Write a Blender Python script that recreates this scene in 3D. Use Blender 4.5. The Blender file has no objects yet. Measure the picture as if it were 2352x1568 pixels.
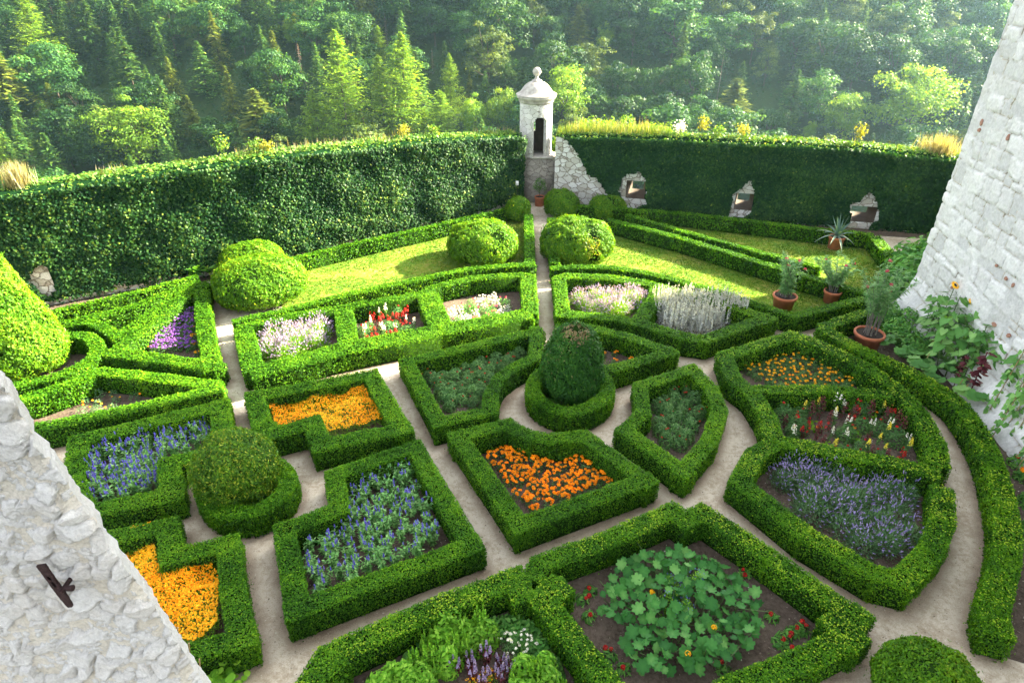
import bpy, math, random
import numpy as np
HAZE, EXPO = .0003, 3.3
R = math.radians
rng = np.random.default_rng(11)
random.seed(5)
sc = bpy.context.scene
COL = sc.collection

# ------------------------------------------------------------------ camera model (metres; garden floor z = 0)
EYE, PITCH, FPX = 9.0, R(31), 1470.0           # measured on a 2352 x 1568 picture
CP, SP = math.cos(PITCH), math.sin(PITCH)
def ray(x, y):
    u, v = (x-1176)/FPX, (784-y)/FPX
    return np.array([u, CP+v*SP, -SP+v*CP])
def W(x, y, z=0.0):                             # picture point -> point on the level z
    d = ray(x, y); t = (z-EYE)/d[2]
    return np.array([d[0]*t, d[1]*t, z])
def proj(p):
    p = np.asarray(p, float); q2 = p[..., 2]-EYE
    dz = p[..., 1]*CP-q2*SP; up = p[..., 1]*SP+q2*CP
    return 1176+FPX*p[..., 0]/dz, 784-FPX*up/dz
def WP(pts, z=0.0): return np.array([W(x, y, z)[:2] for x, y in pts])
def dist(p): return math.sqrt(p[0]**2+p[1]**2+(EYE-(p[2] if len(p) > 2 else 0))**2)

# ------------------------------------------------------------------ small tools
def vnoise(x, y, seed=0):
    xi, yi = np.floor(x).astype(np.int64), np.floor(y).astype(np.int64); xf, yf = x-xi, y-yi
    def h(a, b):
        n = (a*374761393+b*668265263+seed*974711) & 0x7fffffff
        n = ((n ^ (n >> 13))*1274126177) & 0x7fffffff
        return ((n ^ (n >> 16)) & 0xffff)/65535.0
    s, t = xf*xf*(3-2*xf), yf*yf*(3-2*yf)
    return (h(xi, yi)*(1-s)+h(xi+1, yi)*s)*(1-t)+(h(xi, yi+1)*(1-s)+h(xi+1, yi+1)*s)*t
def fbm(x, y, seed=0, o=4):
    r, a = 0, .5
    for k in range(o): r = r+a*vnoise(x*2**k, y*2**k, seed+k*17); a *= .5
    return r
def cells(x, y, seed=0, jit=.85, course=0.0, facets=False):
    """irregular stones: (distance to the joint, value per stone)"""
    def h(a, b, k):
        n = (a*374761393+b*668265263+(seed+k)*974711) & 0x7fffffff
        n = ((n ^ (n >> 13))*1274126177) & 0x7fffffff
        return ((n ^ (n >> 16)) & 0xffff)/65535.0
    yi = np.floor(y).astype(np.int64)
    f1 = np.full(x.shape, 9.); f2 = np.full(x.shape, 9.); v1 = np.zeros(x.shape); tl = np.zeros(x.shape)
    for dy in (-1, 0, 1):
        b = yi+dy; off = (b % 2)*.5*course; xi = np.floor(x-off).astype(np.int64)
        for dx in (-1, 0, 1):
            a = xi+dx
            px, py = a+off+.5+(h(a, b, 1)-.5)*jit, b+.5+(h(a, b, 2)-.5)*jit*(1-.5*course)
            d = np.sqrt((x-px)**2+(y-py)**2)
            near = d < f1
            f2 = np.where(near, f1, np.minimum(f2, d)); v1 = np.where(near, h(a, b, 3), v1); tl = np.where(near, (x-px)*(h(a, b, 4)-.5)*2+(y-py)*(h(a, b, 5)-.5)*2, tl); f1 = np.where(near, d, f1)
    return (f2-f1, v1, tl) if facets else (f2-f1, v1)
def ashlar(x, y, seed=0):
    """roughly coursed blocks: (distance to the joint, value per block)"""
    def h(a, b, k):
        n = (a*374761393+b*668265263+(seed+k)*974711) & 0x7fffffff
        n = ((n ^ (n >> 13))*1274126177) & 0x7fffffff
        return ((n ^ (n >> 16)) & 0xffff)/65535.0
    z0 = np.zeros(x.shape, np.int64); r = np.floor(y).astype(np.int64)
    e0, e1 = r+.5*(h(r, z0, 1)-.5), r+1+.5*(h(r+1, z0, 1)-.5); up, dn = y >= e1, y < e0; r = r+up.astype(np.int64)-dn.astype(np.int64)
    e0, e1 = r+.5*(h(r, z0, 1)-.5), r+1+.5*(h(r+1, z0, 1)-.5)
    u = x*(.8+.5*h(r, z0, 2))+7*h(r, z0, 3); c = np.floor(u).astype(np.int64)
    b0, b1 = c+.6*(h(c, r, 4)-.5), c+1+.6*(h(c+1, r, 4)-.5); up, dn = u >= b1, u < b0; c = c+up.astype(np.int64)-dn.astype(np.int64)
    b0, b1 = c+.6*(h(c, r, 4)-.5), c+1+.6*(h(c+1, r, 4)-.5)
    return np.minimum(np.minimum(y-e0, e1-y), np.minimum(u-b0, b1-u)*1.3), h(c, r, 5)
def inpoly(px, py, poly):
    c = np.zeros(np.shape(px), bool); n = len(poly); j = n-1
    for i in range(n):
        xi, yi = poly[i][0], poly[i][1]; xj, yj = poly[j][0], poly[j][1]
        if yi != yj: c ^= ((yi > py) != (yj > py)) & (px < (xj-xi)*(py-yi)/(yj-yi)+xi)
        j = i
    return c
def unit(v): return v/np.maximum(np.linalg.norm(v, axis=-1, keepdims=True), 1e-9)
def rdir(n):
    v = rng.normal(size=(n, 3)); return unit(v)

class MB:
    """collects geometry and links it as ONE mesh object"""
    def __init__(s): s.v, s.t, s.f, s.n = [], [], [], 0
    def add(s, v, f, tint=.5, mat=0):
        v = np.asarray(v, float).reshape(-1, 3); f = np.asarray(f, np.int64)
        s.v.append(v); s.t.append(np.broadcast_to(np.asarray(tint, float), (len(v),)).copy())
        s.f.append((f+s.n, mat)); s.n += len(v)
    def mesh(s, name, mats, off=(0, 0, 0), smooth=False):
        me = bpy.data.meshes.new(name)
        if s.n:
            v = np.concatenate(s.v)-np.asarray(off, float)
            loops = np.concatenate([f.ravel() for f, _ in s.f])
            sizes = np.concatenate([np.full(len(f), f.shape[1]) for f, _ in s.f])
            mi = np.concatenate([np.full(len(f), m) for f, m in s.f])
            st = np.concatenate([[0], np.cumsum(sizes)[:-1]])
            me.vertices.add(len(v)); me.vertices.foreach_set('co', v.astype(np.float32).ravel())
            me.loops.add(len(loops)); me.loops.foreach_set('vertex_index', loops.astype(np.int32))
            me.polygons.add(len(sizes)); me.polygons.foreach_set('loop_start', st.astype(np.int32))
            me.polygons.foreach_set('loop_total', sizes.astype(np.int32))
            for m in (mats if isinstance(mats, (list, tuple)) else [mats]): me.materials.append(m)
            me.polygons.foreach_set('material_index', mi.astype(np.int32))
            a = me.attributes.new('tint', 'FLOAT', 'POINT'); a.data.foreach_set('value', np.concatenate(s.t).astype(np.float32))
            if smooth: me.polygons.foreach_set('use_smooth', np.ones(len(sizes), bool))
            me.update(calc_edges=True)
        return me
    # --- primitives
    def leaves(s, pos, nrm, ln, wd, tint, mat=0, axis=None, fold=.18):
        """diamond leaves; axis = direction of the leaf's length (random in the leaf's plane if None)"""
        n = len(pos)
        if n == 0: return
        nrm = unit(nrm); a = rdir(n) if axis is None else np.asarray(axis)
        a = unit(a-nrm*(a*nrm).sum(1, keepdims=True)); b = np.cross(nrm, a)
        L = np.broadcast_to(np.asarray(ln, float), (n,))[:, None]*.5; w = np.broadcast_to(np.asarray(wd, float), (n,))[:, None]*.5
        v = np.stack([pos-a*L, pos+b*w+nrm*w*fold-a*L*.15, pos+a*L, pos-b*w+nrm*w*fold-a*L*.15], 1).reshape(-1, 3)
        s.add(v, np.arange(4*n).reshape(n, 4), np.repeat(np.broadcast_to(tint, (n,)), 4), mat)
    def shaped(s, outline, pos, nrm, axis, size, tint, mat=0, cup=.12, fold=0.0, vein=0.0):
        """leaves with an outline of their own (outline runs along +x from the stalk), fan triangulated"""
        n, k = len(pos), len(outline); o = np.asarray(outline, float)
        nrm = unit(nrm); a = unit(axis-nrm*(axis*nrm).sum(1, keepdims=True)); b = np.cross(nrm, a)
        sz = np.broadcast_to(np.asarray(size, float), (n,))[:, None, None]
        mid = np.array([[.42, 0.]]); q = np.concatenate([mid, o])
        r2 = ((q-mid)**2).sum(1)
        wav = cup*r2*2+fold*np.abs(q[:, 1])
        jit = rng.normal(size=(n, k+1))*.018
        v = pos[:, None]+sz*(q[None, :, 0, None]*a[:, None]+q[None, :, 1, None]*b[:, None]+(wav[None]+jit)[..., None]*nrm[:, None])
        f = np.array([[0, 1+i, 1+(i+1) % k] for i in range(k)])
        f = (f[None]+(np.arange(n)*(k+1))[:, None, None]).reshape(-1, 3)
        tt = np.repeat(np.broadcast_to(tint, (n,)), k+1).reshape(n, k+1).copy(); tt[:, 0] += vein; tt[:, 1] += vein*.7; s.add(v.reshape(-1, 3), f, tt.ravel(), mat)
    def tube(s, pts, rad, seg=6, tint=.5, mat=0, cap=True):
        pts = np.asarray(pts, float); n = len(pts); rad = np.broadcast_to(np.asarray(rad, float), (n,))
        d = unit(np.gradient(pts, axis=0)); ref = np.where(np.abs(d[:, 2:3]) > .9, [[1., 0, 0]], [[0, 0, 1.]])
        a = unit(np.cross(d, ref)); b = np.cross(d, a)
        an = np.arange(seg)*2*math.pi/seg
        v = pts[:, None]+rad[:, None, None]*(np.cos(an)[None, :, None]*a[:, None]+np.sin(an)[None, :, None]*b[:, None])
        f = [[i*seg+j, i*seg+(j+1) % seg, (i+1)*seg+(j+1) % seg, (i+1)*seg+j] for i in range(n-1) for j in range(seg)]
        s.add(v.reshape(-1, 3), f, tint, mat)
        if cap:
            s.add(v[-1], [list(range(seg))], tint, mat)
    def lathe(s, prof, c=(0, 0, 0), seg=32, tint=.5, mat=0):
        prof = np.asarray(prof, float); an = np.arange(seg)*2*math.pi/seg
        v = np.stack([prof[:, None, 0]*np.cos(an), prof[:, None, 0]*np.sin(an), np.broadcast_to(prof[:, None, 1], (len(prof), seg))], -1)+np.asarray(c, float)
        f = [[i*seg+j, i*seg+(j+1) % seg, (i+1)*seg+(j+1) % seg, (i+1)*seg+j] for i in range(len(prof)-1) for j in range(seg)]
        s.add(v.reshape(-1, 3), f, tint, mat)
    def box(s, a, b, tint=.5, mat=0):
        (x0, y0, z0), (x1, y1, z1) = a, b
        v = [(x0, y0, z0), (x1, y0, z0), (x1, y1, z0), (x0, y1, z0), (x0, y0, z1), (x1, y0, z1), (x1, y1, z1), (x0, y1, z1)]
        s.add(v, [[0, 3, 2, 1], [4, 5, 6, 7], [0, 1, 5, 4], [1, 2, 6, 5], [2, 3, 7, 6], [3, 0, 4, 7]], tint, mat)
    def grid(s, V, tint=.5, mat=0, keep=None):
        m, n = V.shape[:2]; i, j = np.meshgrid(np.arange(m-1), np.arange(n-1), indexing='ij')
        f = np.stack([i*n+j, i*n+j+1, (i+1)*n+j+1, (i+1)*n+j], -1).reshape(-1, 4)
        if keep is not None: f = f[keep.ravel()]
        t = tint if np.isscalar(tint) else np.asarray(tint).ravel()
        s.add(V.reshape(-1, 3), f, t, mat)
    def poly(s, p, z, tint=.5, mat=0):
        s.add([(x, y, z) for x, y in p], [list(range(len(p)))], tint, mat)

def tag(o, label=None, cat=None, group=None, kind=None):
    if label: o['label'] = label
    if cat: o['category'] = cat
    if group: o['group'] = group
    if kind: o['kind'] = kind
    return o
def thing(name, label, cat, loc=(0, 0, 0), group=None, rz=0.0, scale=1.0):
    o = bpy.data.objects.new(name, None); COL.objects.link(o); o.empty_display_size = .1
    o.location = [float(c) for c in loc]; o.rotation_euler = (0, 0, rz)
    o.scale = scale if hasattr(scale, '__len__') else (scale,)*3
    return tag(o, label, cat, group)
def part(name, mb, mats, parent, smooth=False):
    """a part whose geometry was collected in world coordinates"""
    off = np.array(parent.location) if parent is not None else np.zeros(3)
    if parent is not None and parent.parent is not None: off = off+np.array(parent.parent.location)
    o = bpy.data.objects.new(name, mb.mesh(name, mats, off, smooth)); COL.objects.link(o); o.parent = parent
    return o
def lone(name, mb, mats, kind, smooth=False, label=None, cat=None):
    o = bpy.data.objects.new(name, mb.mesh(name, mats, (0, 0, 0), smooth)); COL.objects.link(o)
    return tag(o, label, cat, None, kind)
class Proto:
    """one kind of plant or object: parts (and their sub-parts) that every individual shares"""
    def __init__(s, name, parts): s.name, s.parts = name, [(p[0], p[1].mesh(p[0], p[2]), p[3] if len(p) > 3 else None) for p in parts]
    def place(s, loc, label, cat, group=None, rz=None, scale=1.0, only=None):
        r = thing(s.name, label, cat, loc, group, random.uniform(0, 6.28) if rz is None else rz, scale)
        done = {}
        for pn, me, under in s.parts:
            o = bpy.data.objects.new(pn, me); COL.objects.link(o); o.parent = done.get(under, r); done[pn] = o
        return r

# ------------------------------------------------------------------ materials
def nodes(name):
    m = bpy.data.materials.new(name); m.use_nodes = True; nt = m.node_tree; nt.nodes.clear()
    return m, nt, nt.nodes.new('ShaderNodeOutputMaterial')
def ramp(nt, stops, fac):
    r = nt.nodes.new('ShaderNodeValToRGB'); e = r.color_ramp.elements
    while len(e) < len(stops): e.new(.5)
    for k, (p, c) in enumerate(stops): e[k].position = p; e[k].color = (*c, 1)
    nt.links.new(fac, r.inputs[0]); return r.outputs[0]
def leafmat(name, stops, trans=.35, rough=.5, vary=.25, spec=.14):
    m, nt, out = nodes(name); L = nt.links.new
    at = nt.nodes.new('ShaderNodeAttribute'); at.attribute_name = 'tint'
    col = ramp(nt, stops, at.outputs['Fac'])
    oi = nt.nodes.new('ShaderNodeObjectInfo'); mr = nt.nodes.new('ShaderNodeMapRange')
    mr.inputs['To Min'].default_value = 1-vary; mr.inputs['To Max'].default_value = 1+vary; L(oi.outputs['Random'], mr.inputs['Value'])
    hs = nt.nodes.new('ShaderNodeHueSaturation'); L(mr.outputs[0], hs.inputs['Value']); L(col, hs.inputs['Color'])
    p = nt.nodes.new('ShaderNodeBsdfPrincipled'); p.inputs['Roughness'].default_value = rough; p.inputs['Specular IOR Level'].default_value = spec
    L(hs.outputs[0], p.inputs['Base Color'])
    t = nt.nodes.new('ShaderNodeBsdfTranslucent'); g = nt.nodes.new('ShaderNodeMix'); g.data_type = 'RGBA'; g.blend_type = 'MULTIPLY'
    g.inputs[0].default_value = 1; g.inputs[7].default_value = (1.6, 1.35, .4, 1); L(hs.outputs[0], g.inputs[6]); L(g.outputs[2], t.inputs['Color'])
    mx = nt.nodes.new('ShaderNodeMixShader'); mx.inputs[0].default_value = trans
    L(p.outputs[0], mx.inputs[1]); L(t.outputs[0], mx.inputs[2]); L(mx.outputs[0], out.inputs[0])
    return m
def plain(name, c, rough=.7, noise=0.0, scale=20, bump=0.0, c2=None, metal=0.0, coords='Object', spec=.3):
    m, nt, out = nodes(name); L = nt.links.new
    p = nt.nodes.new('ShaderNodeBsdfPrincipled'); p.inputs['Roughness'].default_value = rough; p.inputs['Metallic'].default_value = metal; p.inputs['Specular IOR Level'].default_value = spec
    tc = nt.nodes.new('ShaderNodeTexCoord'); n = nt.nodes.new('ShaderNodeTexNoise'); n.inputs['Scale'].default_value = scale; n.inputs['Detail'].default_value = 6
    L(tc.outputs[coords], n.inputs['Vector'])
    c2 = c2 or tuple(x*(1-noise) for x in c)
    L(ramp(nt, [(.3, c2), (.7, c)], n.outputs[0]), p.inputs['Base Color'])
    if bump:
        b = nt.nodes.new('ShaderNodeBump'); b.inputs['Strength'].default_value = bump; b.inputs['Distance'].default_value = .05
        L(n.outputs[0], b.inputs['Height']); L(b.outputs[0], p.inputs['Normal'])
    L(p.outputs[0], out.inputs[0]); return m
def groundmat(name, stops, scales=(1.2, 14, 90), bump=.4, rough=.95, under=None):
    """earth, gravel and turf: three sizes of noise mixed"""
    m, nt, out = nodes(name); L = nt.links.new
    p = nt.nodes.new('ShaderNodeBsdfPrincipled'); p.inputs['Roughness'].default_value = rough; p.inputs['Specular IOR Level'].default_value = .1
    tc = nt.nodes.new('ShaderNodeTexCoord'); o = []
    for s in scales:
        n = nt.nodes.new('ShaderNodeTexNoise'); n.inputs['Scale'].default_value = s; n.inputs['Detail'].default_value = 5; n.inputs['Roughness'].default_value = .6
        L(tc.outputs['Object'], n.inputs['Vector']); o.append(n.outputs[0])
    a = nt.nodes.new('ShaderNodeMath'); a.operation = 'MULTIPLY_ADD'; a.inputs[1].default_value = .45; L(o[1], a.inputs[0])
    b = nt.nodes.new('ShaderNodeMath'); b.operation = 'MULTIPLY_ADD'; b.inputs[1].default_value = .4; L(o[0], b.inputs[0]); L(a.outputs[0], b.inputs[2])
    c = nt.nodes.new('ShaderNodeMath'); c.operation = 'MULTIPLY'; c.inputs[1].default_value = .3; L(o[2], c.inputs[0]); L(c.outputs[0], a.inputs[2])
    col = ramp(nt, stops, b.outputs[0])
    if under:                                     # earth, darkened with hedge-foot shade, that takes over where the mesh's 'tint' rises, with a ragged border
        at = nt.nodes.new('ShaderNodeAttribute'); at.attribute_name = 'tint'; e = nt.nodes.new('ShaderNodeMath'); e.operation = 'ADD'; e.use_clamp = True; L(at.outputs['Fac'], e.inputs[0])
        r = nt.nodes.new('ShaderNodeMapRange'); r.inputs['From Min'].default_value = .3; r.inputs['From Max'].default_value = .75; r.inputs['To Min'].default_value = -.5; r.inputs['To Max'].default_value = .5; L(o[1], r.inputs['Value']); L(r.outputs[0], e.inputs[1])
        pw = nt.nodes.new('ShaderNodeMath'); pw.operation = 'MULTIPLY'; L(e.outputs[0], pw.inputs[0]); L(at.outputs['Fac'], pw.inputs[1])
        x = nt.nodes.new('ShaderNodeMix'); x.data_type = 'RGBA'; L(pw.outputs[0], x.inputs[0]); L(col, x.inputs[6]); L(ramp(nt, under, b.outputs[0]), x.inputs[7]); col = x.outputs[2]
    L(col, p.inputs['Base Color'])
    bp = nt.nodes.new('ShaderNodeBump'); bp.inputs['Strength'].default_value = bump; bp.inputs['Distance'].default_value = .03
    L(a.outputs[0], bp.inputs['Height']); L(bp.outputs[0], p.inputs['Normal']); L(p.outputs[0], out.inputs[0]); return m
def stonemat(name, joint, stops, scale=2.6, flat=1.5, width=.06, stain=(.45, .42, .36), stain_amt=.35, bump=.6, attr=False, fine=30):
    """rubble masonry: voronoi stones in mortar (attr: the mesh carries the stones itself in 'tint')"""
    m, nt, out = nodes(name); L = nt.links.new
    p = nt.nodes.new('ShaderNodeBsdfPrincipled'); p.inputs['Roughness'].default_value = .9; p.inputs['Specular IOR Level'].default_value = .15
    tc = nt.nodes.new('ShaderNodeTexCoord')
    nz = nt.nodes.new('ShaderNodeTexNoise'); nz.inputs['Scale'].default_value = fine; nz.inputs['Detail'].default_value = 8; nz.inputs['Roughness'].default_value = .7
    L(tc.outputs['Object'], nz.inputs['Vector'])
    big = nt.nodes.new('ShaderNodeTexNoise'); big.inputs['Scale'].default_value = 1.3; big.inputs['Detail'].default_value = 7; big.inputs['Roughness'].default_value = .65
    L(tc.outputs['Object'], big.inputs['Vector'])
    def mix(fac, a, b, mode='MIX'):
        x = nt.nodes.new('ShaderNodeMix'); x.data_type = 'RGBA'; x.blend_type = mode
        for s, k in ((fac, 0), (a, 6), (b, 7)):
            if isinstance(s, (int, float)): x.inputs[k].default_value = s
            elif isinstance(s, tuple): x.inputs[k].default_value = (*s, 1)
            else: L(s, x.inputs[k])
        return x.outputs[2]
    if attr:
        at = nt.nodes.new('ShaderNodeAttribute'); at.attribute_name = 'tint'; col = ramp(nt, [(0, joint)]+[(.02+.98*q, c) for q, c in stops], at.outputs['Fac']); h = nz.outputs[0]
    else:
        mp = nt.nodes.new('ShaderNodeMapping'); mp.inputs['Scale'].default_value = (scale, scale, scale*flat); L(tc.outputs['Object'], mp.inputs['Vector'])
        wn = nt.nodes.new('ShaderNodeTexNoise'); wn.inputs['Scale'].default_value = 2.5; L(mp.outputs[0], wn.inputs['Vector'])
        w2 = mix(.22, mp.outputs[0], wn.outputs['Color'], 'LINEAR_LIGHT')
        v1 = nt.nodes.new('ShaderNodeTexVoronoi'); v1.feature = 'DISTANCE_TO_EDGE'; v1.inputs['Scale'].default_value = 1; L(w2, v1.inputs['Vector'])
        v2 = nt.nodes.new('ShaderNodeTexVoronoi'); v2.inputs['Scale'].default_value = 1; L(w2, v2.inputs['Vector'])
        sp = nt.nodes.new('ShaderNodeSeparateColor'); L(v2.outputs['Color'], sp.inputs[0])
        j = nt.nodes.new('ShaderNodeMapRange'); j.inputs['From Min'].default_value = width*.4; j.inputs['From Max'].default_value = width; L(v1.outputs['Distance'], j.inputs['Value'])
        col = mix(j.outputs[0], joint, ramp(nt, stops, sp.outputs[0])); h = j.outputs[0]
    st = nt.nodes.new('ShaderNodeMapRange'); st.inputs['From Min'].default_value = .5; st.inputs['From Max'].default_value = .72; st.inputs['To Max'].default_value = stain_amt; L(big.outputs[0], st.inputs['Value'])
    col = mix(st.outputs[0], col, stain)
    sm = nt.nodes.new('ShaderNodeMapRange'); sm.inputs['From Min'].default_value = .35; sm.inputs['From Max'].default_value = .65; sm.inputs['To Min'].default_value = .8; sm.inputs['To Max'].default_value = 1.05; L(nz.outputs[0], sm.inputs['Value'])
    cb = nt.nodes.new('ShaderNodeCombineColor'); [L(sm.outputs[0], cb.inputs[k]) for k in range(3)]
    col = mix(1.0, col, cb.outputs[0], 'MULTIPLY'); L(col, p.inputs['Base Color'])
    b1 = nt.nodes.new('ShaderNodeBump'); b1.inputs['Strength'].default_value = bump; b1.inputs['Distance'].default_value = .04; L(h, b1.inputs['Height'])
    b2 = nt.nodes.new('ShaderNodeBump'); b2.inputs['Strength'].default_value = bump*.6; b2.inputs['Distance'].default_value = .03; L(nz.outputs[0], b2.inputs['Height']); L(b1.outputs[0], b2.inputs['Normal'])
    L(b2.outputs[0], p.inputs['Normal']); L(p.outputs[0], out.inputs[0]); return m

M = {}
M['box'] = leafmat('box_leaf', [(0, (.018, .075, .005)), (.4, (.062, .2, .008)), (.75, (.15, .34, .012)), (.93, (.23, .42, .015)), (1, (.34, .5, .03))], .45, .5, .08, .12)
M['yew'] = leafmat('yew_leaf', [(0, (.035, .11, .006)), (.5, (.09, .235, .01)), (.85, (.18, .33, .014)), (1, (.3, .34, .04))], .45, .5, .1, .15)
M['darkyew'] = leafmat('dark_yew_leaf', [(0, (.012, .055, .01)), (.5, (.03, .12, .016)), (.9, (.07, .2, .02)), (1, (.24, .18, .1))], .3, .5, .1, .15)
M['core'] = plain('hedge_twigs', (.018, .045, .007), 1, .6, 12, spec=0)
M['ivy'] = leafmat('ivy_leaf', [(0, (.005, .028, .012)), (.4, (.014, .062, .016)), (.8, (.065, .15, .026)), (1, (.24, .32, .05))], .3, .5, .1, .12)
M['ivytop'] = leafmat('ivy_young_leaf', [(0, (.025, .09, .015)), (.6, (.10, .22, .03)), (1, (.3, .36, .08))], .4, .5, .1, .15)
M['bark'] = plain('bark', (.11, .085, .065), .95, .55, 14, .5)
M['greybark'] = plain('grey_bark', (.2, .18, .155), .95, .5, 14, .5)
M['stem'] = plain('green_stem', (.1, .17, .05), .7, .3, 30)
M['cane'] = plain('bamboo_cane', (.42, .3, .13), .6, .35, 25)
def tri(name, a, b, c, tr=.35, vary=.15, rough=.55): return leafmat(name, [(0, a), (.55, b), (1, c)], tr, rough, vary)
M['broad'] = tri('broadleaf', (.009, .04, .012), (.03, .095, .018), (.09, .18, .026), .35, .35)
M['broadbright'] = tri('bright_broadleaf', (.05, .13, .015), (.14, .27, .022), (.25, .37, .045), .45, .15)
M['olive'] = tri('olive_broadleaf', (.035, .07, .02), (.09, .145, .03), (.18, .24, .055), .4, .25)
M['spruce'] = tri('spruce_needle', (.013, .055, .016), (.065, .15, .026), (.18, .27, .04), .32, .3)
M['goldspruce'] = tri('yellowish_spruce_needle', (.05, .09, .015), (.14, .19, .025), (.27, .28, .04), .35, .2)
M['larch'] = tri('larch_needle', (.06, .14, .015), (.17, .3, .022), (.29, .42, .04), .45, .12)
M['dead'] = tri('dead_needle', (.10, .055, .035), (.2, .11, .065), (.3, .18, .12), .2, .15)
M['grass'] = leafmat('grass_blade', [(0, (.035, .105, .008)), (.5, (.085, .18, .014)), (.85, (.17, .22, .025)), (1, (.32, .28, .09))], .4, .6, 0)
M['dry'] = tri('dry_grass', (.15, .15, .07), (.25, .23, .13), (.38, .36, .25), .4)
M['herb'] = tri('fresh_herb_leaf', (.07, .22, .015), (.17, .4, .03), (.3, .54, .06), .45)
M['sage'] = tri('sage_leaf', (.04, .15, .03), (.10, .29, .05), (.2, .4, .09), .35)
M['fern'] = tri('ferny_leaf', (.04, .12, .035), (.085, .21, .06), (.18, .32, .11), .4)
M['salvia'] = tri('salvia_leaf', (.06, .2, .05), (.17, .39, .11), (.32, .55, .2), .35)
M['blue'] = tri('blue_petal', (.07, .06, .42), (.14, .12, .62), (.27, .24, .78), .3)
M['violet'] = tri('violet_petal', (.10, .03, .25), (.2, .08, .42), (.42, .2, .6), .3)
M['lav'] = tri('lavender_bud', (.15, .12, .34), (.26, .22, .48), (.4, .35, .6), .3)
M['palelav'] = tri('pale_lavender_bud', (.2, .15, .34), (.31, .25, .45), (.46, .39, .56), .3)
M['lavleaf'] = tri('lavender_leaf', (.05, .13, .05), (.1, .22, .09), (.18, .31, .14), .3)
M['silver'] = tri('silver_leaf', (.3, .33, .33), (.46, .49, .48), (.66, .68, .66), .2)
M['orange'] = tri('orange_petal', (.75, .2, .004), (.92, .34, .006), (.95, .48, .02), .25)
M['gold'] = tri('golden_petal', (.8, .27, .004), (.92, .42, .006), (.95, .56, .02), .25)
M['yellow'] = tri('yellow_petal', (.72, .30, .004), (.86, .46, .008), (.9, .62, .03), .2)
M['lemon'] = tri('lemon_petal', (.75, .62, .03), (.85, .76, .06), (.9, .85, .2), .25)
M['red'] = tri('red_petal', (.22, .006, .008), (.5, .015, .015), (.7, .06, .04), .2)
M['pink'] = tri('pink_petal', (.45, .03, .07), (.66, .08, .15), (.8, .25, .33), .3)
M['ballyew'] = leafmat('golden_tipped_yew', [(0, (.018, .07, .006)), (.5, (.065, .17, .01)), (.85, (.15, .30, .015)), (1, (.30, .36, .03))], .35, .5, .1, .15)
M['white'] = tri('white_petal', (.7, .7, .62), (.82, .82, .76), (.9, .9, .86), .2)
M['maroon'] = tri('maroon_leaf', (.05, .012, .016), (.12, .03, .04), (.22, .07, .08), .25)
M['squash'] = tri('squash_leaf', (.02, .10, .02), (.055, .2, .04), (.16, .35, .09), .3, .1, .45)
M['sunleaf'] = tri('sunflower_leaf', (.07, .21, .05), (.15, .35, .09), (.27, .48, .16), .35)
M['agave'] = tri('agave_leaf', (.05, .11, .09), (.12, .21, .17), (.45, .5, .36), .1)
M['oleander'] = tri('oleander_leaf', (.07, .2, .06), (.15, .32, .11), (.28, .45, .2), .35)
M['terracotta'] = plain('terracotta', (.46, .15, .07), .75, .35, 9, .15)
M['potsoil'] = plain('pot_soil', (.035, .025, .02), 1, .5, 40, .6)
PATHC = [(.36, (.22, .165, .11)), (.46, (.36, .29, .205)), (.54, (.45, .375, .28)), (.64, (.6, .53, .42))]
M['path'] = groundmat('sandy_path', PATHC, (1.1, 9, 120), .8)
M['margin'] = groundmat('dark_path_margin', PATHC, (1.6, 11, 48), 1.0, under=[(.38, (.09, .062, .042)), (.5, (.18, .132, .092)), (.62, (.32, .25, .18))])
M['soil'] = groundmat('bed_soil', [(.35, (.04, .028, .02)), (.5, (.075, .055, .042)), (.66, (.13, .1, .078))], (2, 16, 70), 1.0)
M['lawn'] = groundmat('turf', [(.38, (.04, .115, .008)), (.52, (.085, .175, .014)), (.62, (.16, .2, .025)), (.7, (.27, .24, .07))], (.9, 6, 60), .6)
M['forestfloor'] = groundmat('forest_floor', [(.35, (.015, .03, .01)), (.6, (.04, .07, .02))], (.1, 1, 8), .5)
WH = [(0, (.55, .55, .53)), (.4, (.7, .7, .68)), (1, (.82, .82, .8))]
M['rubble'] = stonemat('white_rubble', (.26, .23, .19), [(0, (.42, .38, .31)), (.3, (.6, .59, .56)), (1, (.76, .76, .74))], 3.3, 1.5, .07, (.4, .36, .29), .5)
M['oldwall'] = stonemat('weathered_rubble', (.17, .15, .125), [(0, (.21, .19, .165)), (1, (.36, .335, .29))], 3.2, 1.4, .05, (.2, .18, .15), .75)
M['turret'] = stonemat('turret_limestone', (.3, .28, .24), [(0, (.5, .49, .45)), (1, (.68, .67, .64))], 3.6, 1.3, .035, (.46, .43, .36), .4)
M['dressed'] = plain('dressed_limestone', (.5, .475, .42), .85, .3, 6, .25, (.27, .25, .22))
M['inner'] = plain('shaded_brown_plaster', (.085, .062, .045), .9, .4, 6)  # plaster brown, darkened to carry the shade of the loophole recesses
M['tower'] = stonemat('tower_limestone', (.3, .27, .22), [(.03, (.6, .555, .46)), (.07, (.64, .6, .52)), (.1, (.58, .58, .57)), (.5, (.72, .715, .69)), (1, (.82, .815, .79))], stain=(.6, .585, .53), stain_amt=.45, attr=True, bump=.5, fine=14)
M['rough'] = stonemat('rough_limestone', (.76, .69, .56), [(0, (.82, .76, .64)), (.28, (.84, .79, .69)), (.36, (.62, .61, .58)), (.55, (.8, .785, .75)), (1, (.9, .885, .85))], stain=(.72, .6, .43), stain_amt=.35, attr=True, bump=.7, fine=34)
M['brick'] = plain('brick', (.42, .23, .16), .9, .3, 20)
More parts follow.
